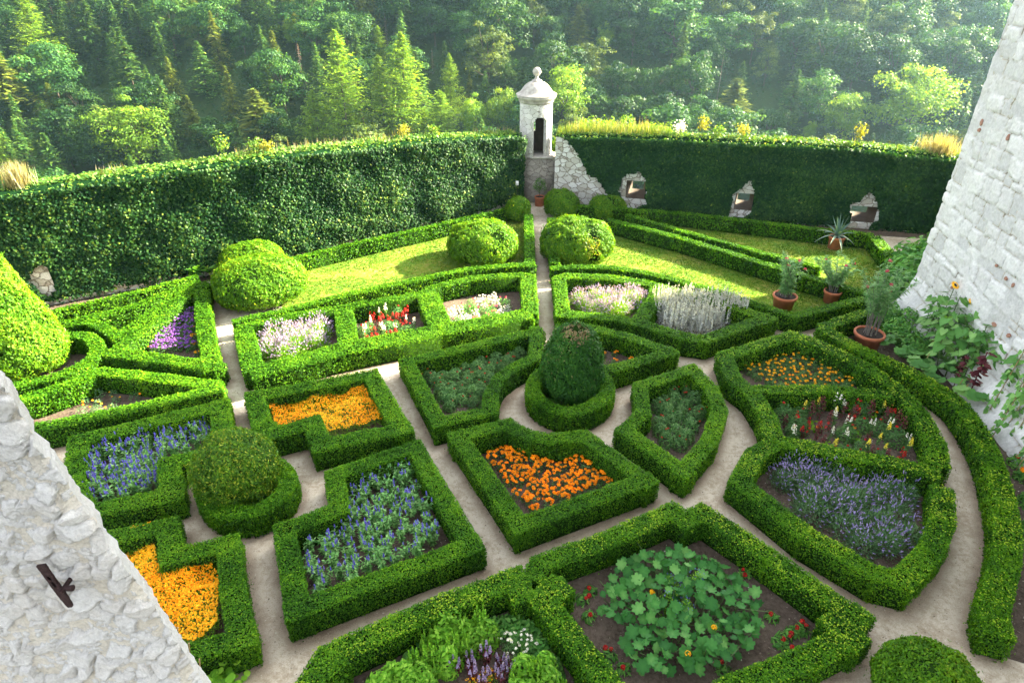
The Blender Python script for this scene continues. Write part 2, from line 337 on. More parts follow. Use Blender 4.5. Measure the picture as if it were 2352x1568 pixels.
M['turfcap'] = plain('mossy_coping', (.02, .035, .008), 1, .5, 9, .3, spec=0)
M['under'] = tri('undergrowth_leaf', (.008, .035, .014), (.02, .07, .02), (.05, .12, .025), .3)  # leaf colour darkened to hold the shadows between the trees
M['iron'] = plain('rusty_iron', (.045, .022, .022), .7, .5, 30, .4, metal=.3)
# ------------------------------------------------------------------ walls' plan (inner faces)
LW = np.array([(-30, 9.5), (-22, 12.5), (-15.3, 16.35), (-8, 20.25), (-3, 23.75), (.45, 26.35)])
RW = np.array([(1.75, 26.15), (7.4, 24.75), (13.9, 23.35), (24, 21.6)])
LTOP = [(-400, 500), (0, 447), (200, 420), (400, 393), (560, 372), (700, 352), (850, 338), (1000, 322), (1190, 313), (1260, 313)]
RTOP = [(1250, 316), (1330, 313), (1500, 317), (1600, 322), (1800, 330), (2000, 343), (2200, 365), (2600, 400)]
def along(pl, step):
    d = np.r_[0, np.cumsum(np.hypot(*np.diff(pl, axis=0).T))]
    n = max(2, int(d[-1]/step)); s = np.linspace(0, d[-1], n+1)
    return s, np.stack([np.interp(s, d, pl[:, 0]), np.interp(s, d, pl[:, 1])], 1)
def at_s(pl, s):
    d = np.r_[0, np.cumsum(np.hypot(*np.diff(pl, axis=0).T))]
    p = np.stack([np.interp(s, d, pl[:, 0]), np.interp(s, d, pl[:, 1])], -1)
    i = np.clip(np.searchsorted(d, s)-1, 0, len(pl)-2); t = unit(pl[i+1]-pl[i])
    return p, t
def topz(pl, s, top):
    p, _ = at_s(pl, s); x = p[..., 0]; y = p[..., 1]
    px, _ = proj(np.stack([x, y, np.full_like(x, 3.)], -1))
    ty = np.interp(px, [a for a, _ in top], [b for _, b in top])
    v = (784-ty)/FPX; return EYE+y/(CP+v*SP)*(-SP+v*CP)
def ywall(x): return np.where(x < 1, np.interp(x, LW[:, 0], LW[:, 1], left=9.5), np.interp(x, RW[:, 0], RW[:, 1]))

# ------------------------------------------------------------------ ground and terrain
def hill(x, y):
    d = y-ywall(x)-1.2
    near = -.7-np.maximum(0, d-3.5)*.95
    h = -36+.5*(y-80)+np.minimum(0, x*.02)+5*(fbm(x/45, y/45, 3)-.5)
    near = np.maximum(near, -36)
    w = np.clip((d-25)/30, 0, 1)
    return np.where(d < 25, near, np.maximum(near*(1-w)+np.minimum(near, h)*w, np.where(y > 75, h, -99)))
g = MB(); xs = np.concatenate([np.linspace(-175, -40, 28), np.linspace(-36, 36, 37), np.linspace(40, 175, 28)]); ys = np.concatenate([np.linspace(-12, 40, 53), np.linspace(42, 200, 60)])
X, Y = np.meshgrid(xs, ys); g.grid(np.stack([X, Y, hill(X, Y)], -1)); lone('hillside_terrain', g, M['forestfloor'], 'structure', True)
def sheet(name, px, z, mat, h=0.0):
    g = MB(); g.poly(WP(px, h) if px is not None else px, z); return lone(name, g, M[mat], 'structure')
LAWNS = [[(645, 610), (784, 578), (984, 533), (1165, 490), (1212, 496), (1217, 612), (1084, 632), (951, 660), (784, 697), (690, 728), (640, 700)],
         [(1265, 520), (1390, 518), (1568, 560), (1735, 612), (1985, 692), (1861, 742), (1828, 738), (1701, 708), (1568, 664), (1384, 628), (1265, 622)],
         [(1450, 500), (1735, 522), (2008, 552), (2100, 650), (2050, 690), (1985, 690), (1735, 600), (1440, 510)]]
for p in LAWNS: sheet('lawn', p, .004, 'lawn')
sheet('soil_by_tower', [(1900, 790), (1995, 735), (2080, 720), (2200, 800), (2352, 960), (2500, 1100), (2500, 1568), (2310, 1510), (2310, 1200), (2250, 1000), (2150, 900)], .004, 'soil')
g = MB(); a = along(LW, 2)[1]; n_ = np.array([.55, -.83]); g.poly(np.concatenate([a, (a+n_*.5)[::-1]]), .006); lone('soil_strip', g, M['soil'], 'structure')
g = MB(); a = along(RW, 2)[1]; n_ = np.array([-.22, -.97]); g.poly(np.concatenate([a, (a+n_*.7)[::-1]]), .006); lone('soil_strip', g, M['soil'], 'structure')

# ------------------------------------------------------------------ enclosing walls
LOOP = [((1440, 1482), (414, 458), (1452, 1475), (424, 450)), ((1691, 1729), (443, 484), (1697, 1716), (450, 473)), ((1957, 2006), (472, 512), (1964, 2000), (478, 506))]
def wall_s(pl, px, py):                          # where a picture point lies on the wall face: (s, z)
    s = np.linspace(0, np.hypot(*np.diff(pl, axis=0).T).sum(), 4000); p, _ = at_s(pl, s); d = ray(px, py)
    k = np.argmin(np.abs(p[:, 0]*d[1]-p[:, 1]*d[0])); return s[k], EYE+p[k, 1]/d[1]*d[2]
holes = []
for (x0, x1), (y0, y1), (u0, u1), (v0, v1) in LOOP:
    s0, z1 = wall_s(RW, x0, y0); s1, z0 = wall_s(RW, x1, y1); holes.append((s0, s1, z0, z1, s0+.25*(s1-s0), s1-.12*(s1-s0), z0+.22*(z1-z0), z1-.2*(z1-z0)))
def wall(name, label, pl, top, thick, hls, mat):
    ref = at_s(pl, np.array([np.hypot(*np.diff(pl, axis=0).T).sum()*.5]))[0][0]
    root = thing(name, label, 'wall', (*ref, 0))
    mb = MB(); L = np.hypot(*np.diff(pl, axis=0).T).sum()
    def face(off, hs, flip):
        S = np.unique(np.concatenate([np.linspace(0, L, int(L/.5)+1)]+[h[:2] for h in hs])); Z = np.unique(np.concatenate([np.linspace(-.8, 2.4, 9)]+[h[2:4] for h in hs]))
        SS, ZZ = np.meshgrid(S, Z, indexing='ij'); p, t = at_s(pl, SS.ravel()); nrm = np.stack([-t[:, 1], t[:, 0]], 1)
        p = (p+nrm*off).reshape(*SS.shape, 2); tz = topz(pl, S, top)
        ZZ = np.where(ZZ >= 2.399, tz[:, None], ZZ)
        sm, zm = (S[:-1]+S[1:])[:, None]/2, ((Z[:-1]+Z[1:])/2)[None]
        keep = np.ones((len(S)-1, len(Z)-1), bool)
        for h in hs: keep &= ~((sm > h[0]) & (sm < h[1]) & (zm > h[2]) & (zm < h[3]))
        mb.grid(np.concatenate([p, ZZ[..., None]], -1), .5, 0, keep); return S, tz
    S, tz = face(0, [h[:4] for h in hls], False); S2, tz2 = face(thick, [h[4:] for h in hls], True)
    for h in hls:                                 # splayed reveals, recess shade put into their dark colour
        q = []
        for off, (a, b, c, d) in ((0, h[:4]), (thick, h[4:])):
            for s, z in ((a, c), (b, c), (b, d), (a, d)):
                p, t = at_s(pl, np.array([s])); q.append((p[0, 0]-t[0, 1]*off, p[0, 1]+t[0, 0]*off, z))
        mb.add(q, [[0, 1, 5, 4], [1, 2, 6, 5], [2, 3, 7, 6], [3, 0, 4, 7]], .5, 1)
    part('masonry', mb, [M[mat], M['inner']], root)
    c = MB(); n = len(S); p, t = at_s(pl, S); nr = np.stack([-t[:, 1], t[:, 0]], 1); prof = [(.0, -.06), (.02, .01), (thick*.5, .05), (thick+.03, 0), (thick+.03, -.12)]
    V = np.stack([np.concatenate([p+nr*o, (tz+dz)[:, None]], 1) for o, dz in prof], 1); c.grid(V)
    part('coping', c, M['turfcap'], root); return root
wall('garden_wall', 'long stone wall under ivy with a bare patch near the tall yew cone', LW, LTOP, .6, [], 'rubble')
wall('garden_wall', 'white rubble wall with three loopholes, running from the turret to the big tower', RW, RTOP, .8, holes, 'rubble')

# ivy: sheets of leaves that hug the walls, open where the stone shows
BARE_R = [[(1215, 300), (1300, 318), (1318, 345), (1338, 372), (1356, 400), (1380, 420), (1397, 445), (1392, 470), (1330, 474), (1215, 474)],
          [(1424, 412), (1440, 400), (1470, 395), (1484, 410), (1486, 472), (1450, 480), (1426, 470), (1420, 440)],
          [(1682, 446), (1708, 428), (1722, 412), (1730, 424), (1733, 470), (1722, 492), (1706, 502), (1670, 502), (1682, 470)],
          [(1954, 466), (1974, 462), (1998, 438), (2018, 462), (2020, 510), (2004, 512), (1996, 528), (1938, 528), (1952, 500)]]
BARE_L = [[(66, 642), (78, 618), (98, 605), (112, 615), (126, 640), (129, 668), (118, 682), (96, 676), (80, 660)], [(1222, 318), (1260, 318), (1260, 480), (1214, 480), (1205, 440), (1214, 400)]]
def ivy(label, pl, top, bare, low, s_rng, n0):
    s0, s1 = s_rng; ref = at_s(pl, np.array([(s0+s1)/2]))[0][0]; root = thing('ivy', label, 'ivy', (*ref, 0))
    back, lf, topm = MB(), MB(), MB()
    def spot(s, z, off):
        p, t = at_s(pl, s); nr = np.stack([t[:, 1], -t[:, 0]], 1); return np.concatenate([p+nr*off[:, None], z[:, None]], 1), np.concatenate([nr, np.zeros((len(s), 1))], 1)
    def masked(pt, grow=0):
        px, py = proj(pt); k = np.ones(len(pt), bool); j = 7*(vnoise(px/9, py/9, 4)-.5)
        for b in bare: k &= ~inpoly(px+j, py-j, b)
        return k
    S = np.arange(s0, s1, .16); Z = np.linspace(0.02, 1, 28); SS, ZZ = np.meshgrid(S, Z, indexing='ij')
    tz = topz(pl, SS.ravel(), top); z = ZZ.ravel()*tz; bump = -.02+.29*fbm(SS.ravel()*1.0, z*1.2, 9); V, _ = spot(SS.ravel(), z, bump); V = V.reshape(*SS.shape, 3)
    mid = (V[:-1, :-1]+V[1:, 1:])/2; k = masked(mid.reshape(-1, 3)).reshape(mid.shape[:2]); thin = fbm(mid[..., 0]*1.1, mid[..., 2]*2, 31); k &= ~((mid[..., 2] < low*(thin*2)))
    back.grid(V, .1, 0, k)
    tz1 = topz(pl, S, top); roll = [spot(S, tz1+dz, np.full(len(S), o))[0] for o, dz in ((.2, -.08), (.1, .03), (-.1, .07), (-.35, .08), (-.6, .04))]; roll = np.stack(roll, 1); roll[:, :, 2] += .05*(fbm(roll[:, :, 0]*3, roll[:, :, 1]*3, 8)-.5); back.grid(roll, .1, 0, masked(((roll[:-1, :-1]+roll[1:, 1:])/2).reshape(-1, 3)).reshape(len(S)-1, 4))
    n = n0; s = rng.uniform(s0, s1, n); tz = topz(pl, s, top); z = rng.uniform(0, 1.0, n)*tz
    bmp = fbm(s*1.0, z*1.2, 9); hang = np.clip((z/tz-.82)/.18, 0, 1); off = .02+.32*bmp+rng.uniform(-.05, .06, n)+.1*hang
    pt, nr = spot(s, z, off); k = masked(pt)
    k &= rng.uniform(size=n) < np.clip(.3+(z-low*2*fbm(s*1.1, z*2, 31))/.35, 0.06, 1)
    pt, nr, m = pt[k], nr[k], k.sum()
    D = np.linalg.norm(pt-[0, 0, EYE], axis=1); sz = np.maximum(.072, .0034*D)*rng.uniform(.7, 1.25, m)
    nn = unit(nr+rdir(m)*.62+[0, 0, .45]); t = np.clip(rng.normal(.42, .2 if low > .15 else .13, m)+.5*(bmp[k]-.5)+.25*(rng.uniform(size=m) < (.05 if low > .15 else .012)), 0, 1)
    ax = np.array([0, 0, -1.])+rdir(m)*.6
    lf.leaves(pt, nn, sz, sz*.9, t, 0, ax)
    n = int((s1-s0)*560); s = rng.uniform(s0, s1, n); tz = topz(pl, s, top); off = rng.uniform(-.75, .24, n); clump = fbm(s*1.6, off*1.2, 5)
    z = tz+.02+rng.uniform(-.08, .09, n)*(clump*1.6)+.04*(off < 0); z = np.where(off > .03, z-rng.uniform(0, .24, n), z); pt, nr = spot(s, z, off); k = masked(pt); pt, nr, m = pt[k], nr[k], k.sum()
    topm.leaves(pt, unit(nr*.3+rdir(m)*.8+[0, 0, .9]), rng.uniform(.07, .13, m), rng.uniform(.06, .1, m), np.clip(rng.normal(.45, .25, m), 0, 1), 0)
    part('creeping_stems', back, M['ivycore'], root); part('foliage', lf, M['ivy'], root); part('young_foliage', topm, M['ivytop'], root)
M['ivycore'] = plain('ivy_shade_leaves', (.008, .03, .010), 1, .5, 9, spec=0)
LL = np.hypot(*np.diff(LW, axis=0).T).sum(); RL = np.hypot(*np.diff(RW, axis=0).T).sum()
ivy('thick ivy covering the long wall behind the mounds, sunlit at its top', LW, LTOP, BARE_L, .22, (6.0, LL-.05), 98000)
ivy('dark shaded ivy around the three loopholes in the white rubble wall', RW, RTOP, BARE_R, .1, (.05, RL-4), 76000)

# grass and weeds on the wall tops
M['weedgrass'] = tri('rank_grass', (.05, .11, .015), (.1, .17, .03), (.22, .24, .08), .4)
def tuft_top(pl, top, rngs, n, mat, hgt, name):
    mb = MB(); s = np.concatenate([rng.uniform(a, b, int(n*(b-a))) for a, b in rngs]); m = len(s); p, t = at_s(pl, s); nr = np.stack([-t[:, 1], t[:, 0]], 1)
    z = topz(pl, s, top); h = hgt*rng.uniform(.5, 1.2, m); p = p+nr*rng.uniform(.05, .95, m)[:, None]
    ax = unit(np.array([0, 0, 1.])+rdir(m)*.28); pos = np.concatenate([p, z[:, None]], 1)+ax*h[:, None]*.5
    mb.leaves(pos, rdir(m)*[1, 1, .1], h, .018, rng.uniform(0, 1, m), 0, ax, 0); return lone(name, mb, mat, 'stuff')
tuft_top(RW, RTOP, [(0, 4.4)], 330, M['weedgrass'], .42, 'wall_top_grass'); tuft_top(RW, RTOP, [(.4, 3.6)], 45, M['dry'], .6, 'wall_top_grass')
tuft_top(LW, LTOP, [(20, 21), (24, 30), (33, 35)], 30, M['dry'], .3, 'wall_top_grass')
tuft_top(RW, RTOP, [(4, 14)], 40, M['grass'], .2, 'wall_top_grass')

# ------------------------------------------------------------------ corner turret with the bay below it
C0 = np.array([.98, 27.05]); RB = .66
tur = thing('sentry_turret', 'small round white stone sentry turret with domed cap on the corner', 'turret', (C0[0], C0[1], 1.95))
NS = 64; zr = np.concatenate([np.linspace(1.9, 3.6, 35), np.linspace(3.66, 4.12, 6)]); body = MB(); inn = MB()
ang = np.arange(NS)*2*math.pi/NS-math.pi/2
am = ang+math.pi/NS; zm = (zr[:-1]+zr[1:])/2
da = lambda a, c: (a-c+math.pi) % (2*math.pi)-math.pi
solid = np.ones((NS, len(zm)), bool)
for i in range(NS):
    for j in range(len(zm)):
        d = da(am[i], -math.pi/2+.26); topd = 3.52-.16*(d/.42)**2
        if abs(d) < .42 and zm[j] < topd: solid[i, j] = False
        d = da(am[i], math.pi/2+.20)
        if abs(d) < .2 and 2.75 < zm[j] < 3.45: solid[i, j] = False
def cyl(r, i, z): a = ang[i % NS]; return (C0[0]+r*math.cos(a), C0[1]+r*math.sin(a), z)
RI = .48
for i in range(NS):
    for j in range(len(zm)):
        a, b = zr[j], zr[j+1]
        if solid[i, j]:
            body.add([cyl(RB, i, a), cyl(RB, i+1, a), cyl(RB, i+1, b), cyl(RB, i, b)], [[0, 1, 2, 3]]); inn.add([cyl(RI, i, a), cyl(RI, i+1, a), cyl(RI, i+1, b), cyl(RI, i, b)], [[0, 1, 2, 3]])
            for ok, q in ((solid[(i+1) % NS, j], [(i+1, a), (i+1, b)]), (solid[i-1, j], [(i, a), (i, b)])):
                if not ok: body.add([cyl(RI, q[0][0], q[0][1]), cyl(RB, q[0][0], q[0][1]), cyl(RB, q[1][0], q[1][1]), cyl(RI, q[1][0], q[1][1])], [[0, 1, 2, 3]])
            for jj, z in ((j+1, b), (j-1, a)):
                if 0 <= jj < len(zm) and not solid[i, jj]: body.add([cyl(RI, i, z), cyl(RB, i, z), cyl(RB, i+1, z), cyl(RI, i+1, z)], [[0, 1, 2, 3]])
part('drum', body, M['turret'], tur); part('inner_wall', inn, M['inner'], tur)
f = MB(); f.lathe([(RB-.02, 1.9), (RB-.02, 1.94), (0.01, 1.94)], (*C0, 0), 48); part('floor_slab', f, M['dressed'], tur)
f = MB(); f.lathe([(RB-.06, 4.0), (RB+.03, 4.0), (RB+.05, 4.06), (RB+.05, 4.12), (RB+.11, 4.16), (RB+.13, 4.2), (RB+.13, 4.26), (RB+.07, 4.29)], (*C0, 0), 64); part('cornice', f, M['dressed'], tur, True)
f = MB(); f.lathe([(RB+.14, 4.27), (RB+.16, 4.29), (RB+.13, 4.31), (.71, 4.34), (.64, 4.40), (.575, 4.48), (.51, 4.57), (.43, 4.65), (.33, 4.72), (.22, 4.765), (.16, 4.78)], (*C0, 0), 64); cap = part('domed_cap', f, M['dressed'], tur, True)
f = MB(); f.lathe([(.2, 4.77), (.19, 4.81), (.12, 4.83), (.07, 4.9), (.06, 4.95), (.09, 4.97)]+[(.165*math.sin(a), 5.12-.165*math.cos(a)) for a in np.linspace(.5, math.pi, 14)], (*C0, 0), 32)
part('ball_finial', f, M['dressed'], tur, True)
bay = thing('turret_buttress', 'weathered grey bay of masonry under the turret door', 'buttress', (1.15, 26.7, 0))
f = MB(); f.box((.42, 26.46, -.5), (1.86, 27.6, 1.86)); part('masonry', f, M['oldwall'], bay)
f = MB(); f.box((.55, 26.43, 1.863), (1.7, 27.5, 1.935)); part('sill_slab', f, M['dressed'], bay)
ps = thing('wall_notice', 'small white notice plate fixed in the ivy beside the turret bay', 'notice', (.2, 25.85, 1.05))
f = MB(); f.box((.15, 25.80, .96), (.27, 25.82, 1.14)); part('plate', f, plain('white_enamel', (.8, .8, .8), .4), ps)
f = MB(); f.tube([(.21, 25.825, 0), (.21, 25.825, 1.1)], .012); part('post', f, M['iron'], ps)

# ------------------------------------------------------------------ the big tower on the sunny side of the garden
TP = np.array([(11.78, 16.95), (11.45, 14.2), (11.1, 11.2), (10.5, 7.6), (9.6, 3.6), (8.6, -1.5)])
tow = thing('castle_tower', 'massive white limestone castle tower beyond the sunflowers', 'tower', (16, 9, 0))
def stone_face(pl, s_max, z0, z1, ds, dz, relief, sx, sz_, seed, mb):
    S = np.arange(0, s_max, ds); Z = np.arange(z0, z1, dz); SS, ZZ = np.meshgrid(S, Z, indexing='ij')
    wx = SS*sx+.45*fbm(SS*2.4, ZZ*2.4, seed+5)+.12*fbm(SS*11, ZZ*11, seed+15, 2); wz = ZZ*sz_+.55*fbm(SS*1.5+7, ZZ*1.8, seed+6)+.16*fbm(SS*10+3, ZZ*10, seed+16, 2)
    d, v = ashlar(wx, wz, seed); j = np.clip(d/.13, 0, 1); sm = j*j*(3-2*j)
    gap = fbm(SS*2.2, ZZ*2.2, seed+3); j2 = np.clip(sm+np.clip((.45-gap)*8, 0, 1), 0, 1)      # most joints are filled flush
    rel = relief*(j2*.7+.7*(v-.5)*sm+.9*(fbm(SS*5, ZZ*5, seed+8)-.5)+.4*(fbm(SS*16, ZZ*16, seed+9, 3)-.5))
    p, t = at_s(pl, SS.ravel()); nr = np.stack([-t[:, 1], t[:, 0]], 1)
    flare = .5*np.clip((1.2-ZZ)/1.2, 0, 1)**2
    q = (p.reshape(*SS.shape, 2)-nr.reshape(*SS.shape, 2)*(rel+flare)[..., None])
    tint = np.where(j2 < .35, np.where((d < .05) & (gap > .45), 0.0, .055), .1+.9*np.clip(v*.8+.2*fbm(SS*3, ZZ*3, 2), 0, 1))
    V = np.concatenate([q, ZZ[..., None]], -1); mb.grid(V, tint); return V
f = MB(); L0 = np.hypot(*np.diff(TP, axis=0).T).sum()
V = stone_face(TP, 13.0, -.3, 13.5, .045, .045, .05, 1.9, 2.7, 41, f)
V2 = stone_face(TP, L0, 13.4, 26, .25, .25, .06, 1.9, 2.7, 41, f)
V3 = stone_face(TP, L0, -.3, 13.6, .25, .25, .0, 1.75, 2.5, 41, f) if False else None
back = [(16.0, 20.98), (23, 17.5), (23, -2), (8.6, -1.5)]
e = V[0, :, :]                                     # turn the corner away from the garden with the same ragged edge
c1 = np.stack([e[:, 0]+.12, e[:, 1]+.05, e[:, 2]], 1); c2 = np.stack([np.full(len(e), 16.0), np.full(len(e), 20.98), e[:, 2]], 1)
f.grid(np.stack([e, c1, c2], 0), .6)
f.add([(11.75, 16.9, 13.3), (16, 20.98, 13.3), (16, 20.98, 26), (11.75, 16.9, 26)], [[0, 1, 2, 3]], .6)
f.add([(a[0], a[1], z) for a in back for z in (-.5, 26)], [[0, 1, 3, 2], [2, 3, 5, 4], [4, 5, 7, 6]], .6)
lo = V[-1, 0]; f.add([(lo[0], lo[1]+.1, -.5), (8.6, -1.5, -.5), (8.6, -1.5, 14), (lo[0], lo[1]+.1, 14)], [[0, 1, 2, 3]], .6)
f.add([(11.78, 16.95, 26), (16, 20.98, 26), (23, 17.5, 26), (23, -2, 26), (8.6, -1.5, 26)], [[0, 1, 2, 3, 4]], .6)
part('masonry', f, M['tower'], tow)
f = MB(); q = [(15.6, 20.4), (18.4, 22.35), (19.4, 21.6), (17, 19.6)]; f.add([(x, y, z) for z in (-.5, 4.5) for x, y in q], [[0, 1, 5, 4], [1, 2, 6, 5], [2, 3, 7, 6], [3, 0, 4, 7], [4, 5, 6, 7]], .5); part('hidden_shade_block', f, M['tower'], tow)  # added block, unseen behind the tower, that shades the lawn corner
f = MB()
for px, py, w, h in [(2256, 282, .12, .2), (2250, 299, .13, .12), (2316, 317, .1, .2), (2312, 640, .1, .12), (2285, 745, .16, .12), (2188, 660, .1, .1), (2328, 655, .08, .14), (2290, 610, .1, .08), (2318, 770, .14, .12)]:
    d = ray(px, py); t = 11.35/d[0]
    for _ in range(4):
        q = d*t; xx = np.interp(q[1], TP[::-1, 1], TP[::-1, 0]); t = (xx-.03)/d[0]
    q = d*t+[0, 0, EYE]; f = MB(); an_ = np.arange(11)*2*math.pi/11; rr_ = rng.uniform(.35, .6, 11); o_ = np.stack([0*an_, np.cos(an_)*rr_*w*.8, np.sin(an_)*rr_*h*.8], 1)+q
    f.grid(np.stack([np.concatenate([o_, o_[:1]]), np.concatenate([o_, o_[:1]])-[.03, 0, 0]], 0)); f.add(o_-[.03, 0, 0], [list(range(11))]); part('brick_patch', f, M['brick'], tow)
# boulders of the footing that show behind the trellis
f = MB()
for k, (px, py, r) in enumerate([(2200, 905, .2), (2238, 930, .24), (2262, 948, .3), (2290, 965, .26), (2318, 985, .24), (2335, 1010, .3), (2350, 1040, .3), (2170, 880, .2)]):
    c = W(px, py); u, v = np.meshgrid(np.linspace(0, 2*math.pi, 18), np.linspace(.05, math.pi-.05, 10)); n = np.stack([np.cos(u)*np.sin(v), np.sin(u)*np.sin(v), np.cos(v)], -1)
    rr = r*(.75+.5*fbm(n[..., 0]*2+k*9, n[..., 2]*2+n[..., 1], 4)); f.grid(n*rr[..., None]*[1, 1.2, .9]+[c[0]+.35, c[1], r*.5], .3+.6*random.random())
part('footing_boulders', f, M['tower'], tow, True)

# ------------------------------------------------------------------ rough battered wall close to the window
EDGE = [(-200, 620), (28, 935), (87, 1037), (136, 1102), (191, 1167), (252, 1264), (341, 1382), (398, 1471), (447, 1552), (560, 1720), (700, 1950)]
pts = []
for x, y in EDGE:
    d = ray(x, y); t = 3.70/d[1]; pts.append((EYE+d[2]*t, d[0]*t))
pts = sorted(pts); ez, ex = np.array([a for a, _ in pts]), np.array([b for _, b in pts])
nw = thing('castle_buttress', 'rough white rubble buttress with an iron anchor, filling the corner below the window', 'buttress', (-5, 3.8, 0))
Z = np.arange(1.6, 8.2, .0105); U = np.arange(0, 2.6, .0105)
UU, ZZ = np.meshgrid(U, Z, indexing='ij'); xe = np.interp(ZZ, ez, ex); XX = xe-UU
d1, v1, t1 = cells(XX*5.4+.8*fbm(XX*2.2, ZZ*2.2, 61)+.25*fbm(XX*11, ZZ*11, 60), ZZ*6.0+.8*fbm(XX*2+9, ZZ*2, 62)+.25*fbm(XX*11, ZZ*11+5, 59), 71, .95, 0, True); d2, v2, t2 = cells(XX*15+fbm(XX*5, ZZ*5, 63), ZZ*17, 77, 1, 0, True)
st = v1 > .42; j = np.clip((d1-.06)/.12, 0, 1)*st; j = j*j*(3-2*j); k2 = np.clip(d2/.35, 0, 1)*(v2 > .6)
ridge = 1-np.abs(2*fbm(XX*4.5, ZZ*4.5, 64, 5)-1)*1.6
rel = .048*j*(.3+.9*v1)+.07*t1*j+k2*(1-j)*(.016+.024*t2)+.05*(fbm(XX*2.5, ZZ*2.5, 65)-.5)+.008*ridge+.02*(fbm(XX*26, ZZ*26, 66, 4)-.5)
YY = 3.66-rel; edge = np.clip(1-UU/.12, 0, 1)
V = np.stack([XX-.05*edge*(fbm(ZZ*4, ZZ*0, 67)-.5)*2+.035*edge*(j-.5)-.015*edge, YY+.1*edge**2, ZZ], -1)
f = MB(); tint = np.where((j < .15) & (k2 < .3), .02+.3*fbm(XX*9, ZZ*9, 6), .36+.64*np.clip(.55*v1+.45*v2+.5*(fbm(XX*9, ZZ*9, 68)-.5), 0, 1)); f.grid(V, tint)
e = V[0]; f.grid(np.stack([e, e+[-.12, .18, 0], e+[-1.2, .9, 0]], 0), .5); f.add([(-2.3, 3.55, -.3), (-7, 3.55, -.3), (-7, 3.55, 1.62), (-2.75, 3.55, 1.62)], [[0, 1, 2, 3]], .5); part('masonry', f, M['rough'], nw, True)
an = thing('wall_anchor', 'rusty iron anchor plate with two holes, fixed to the rough white buttress', 'wall anchor', (-4, 3.4, 4.5))
def on_face(x, y, dy=0): d = ray(x, y); t = (3.53-dy)/d[1]; return d*t+[0, 0, EYE]
A, B = on_face(96, 1294), on_face(170, 1381); ax = unit(B-A); sd = unit(np.cross(ax, [0, -1, 0])); L_ = np.linalg.norm(B-A); f = MB(); k = np.linspace(0, 1, 25)
rows = []
for q in k:
    w = .036*(1-.45*max(0, (q-.7)/.3)**1.5)*(.92+.16*random.random())
    rows.append([A+ax*L_*q+sd*w*c+np.array([0, -.035*q, 0]) for c in (-1, -.34, .34, 1)])
V = np.array(rows); keep = np.ones((24, 3), bool); keep[6:8, 1] = False; keep[9:12, 1] = False
f.grid(V+[0, -.022, 0], .5, 0, keep); f.grid(V+[0, .0, 0], .5, 0, keep); ring_ = np.concatenate([V[:, 0], V[::-1, 3], V[:1, 0]]); f.grid(np.stack([ring_, ring_+[0, -.022, 0]], 0)); part('plate', f, M['iron'], an)
f = MB(); c = on_face(147, 1350, .03); f.tube([c+sd*.05+ax*-.0, c-sd*.075+ax*.012], [.02, .026], 10); f.tube([c+[0, .1, 0], c+[0, -.05, 0]], .02, 8); part('pin', f, M['iron'], an)
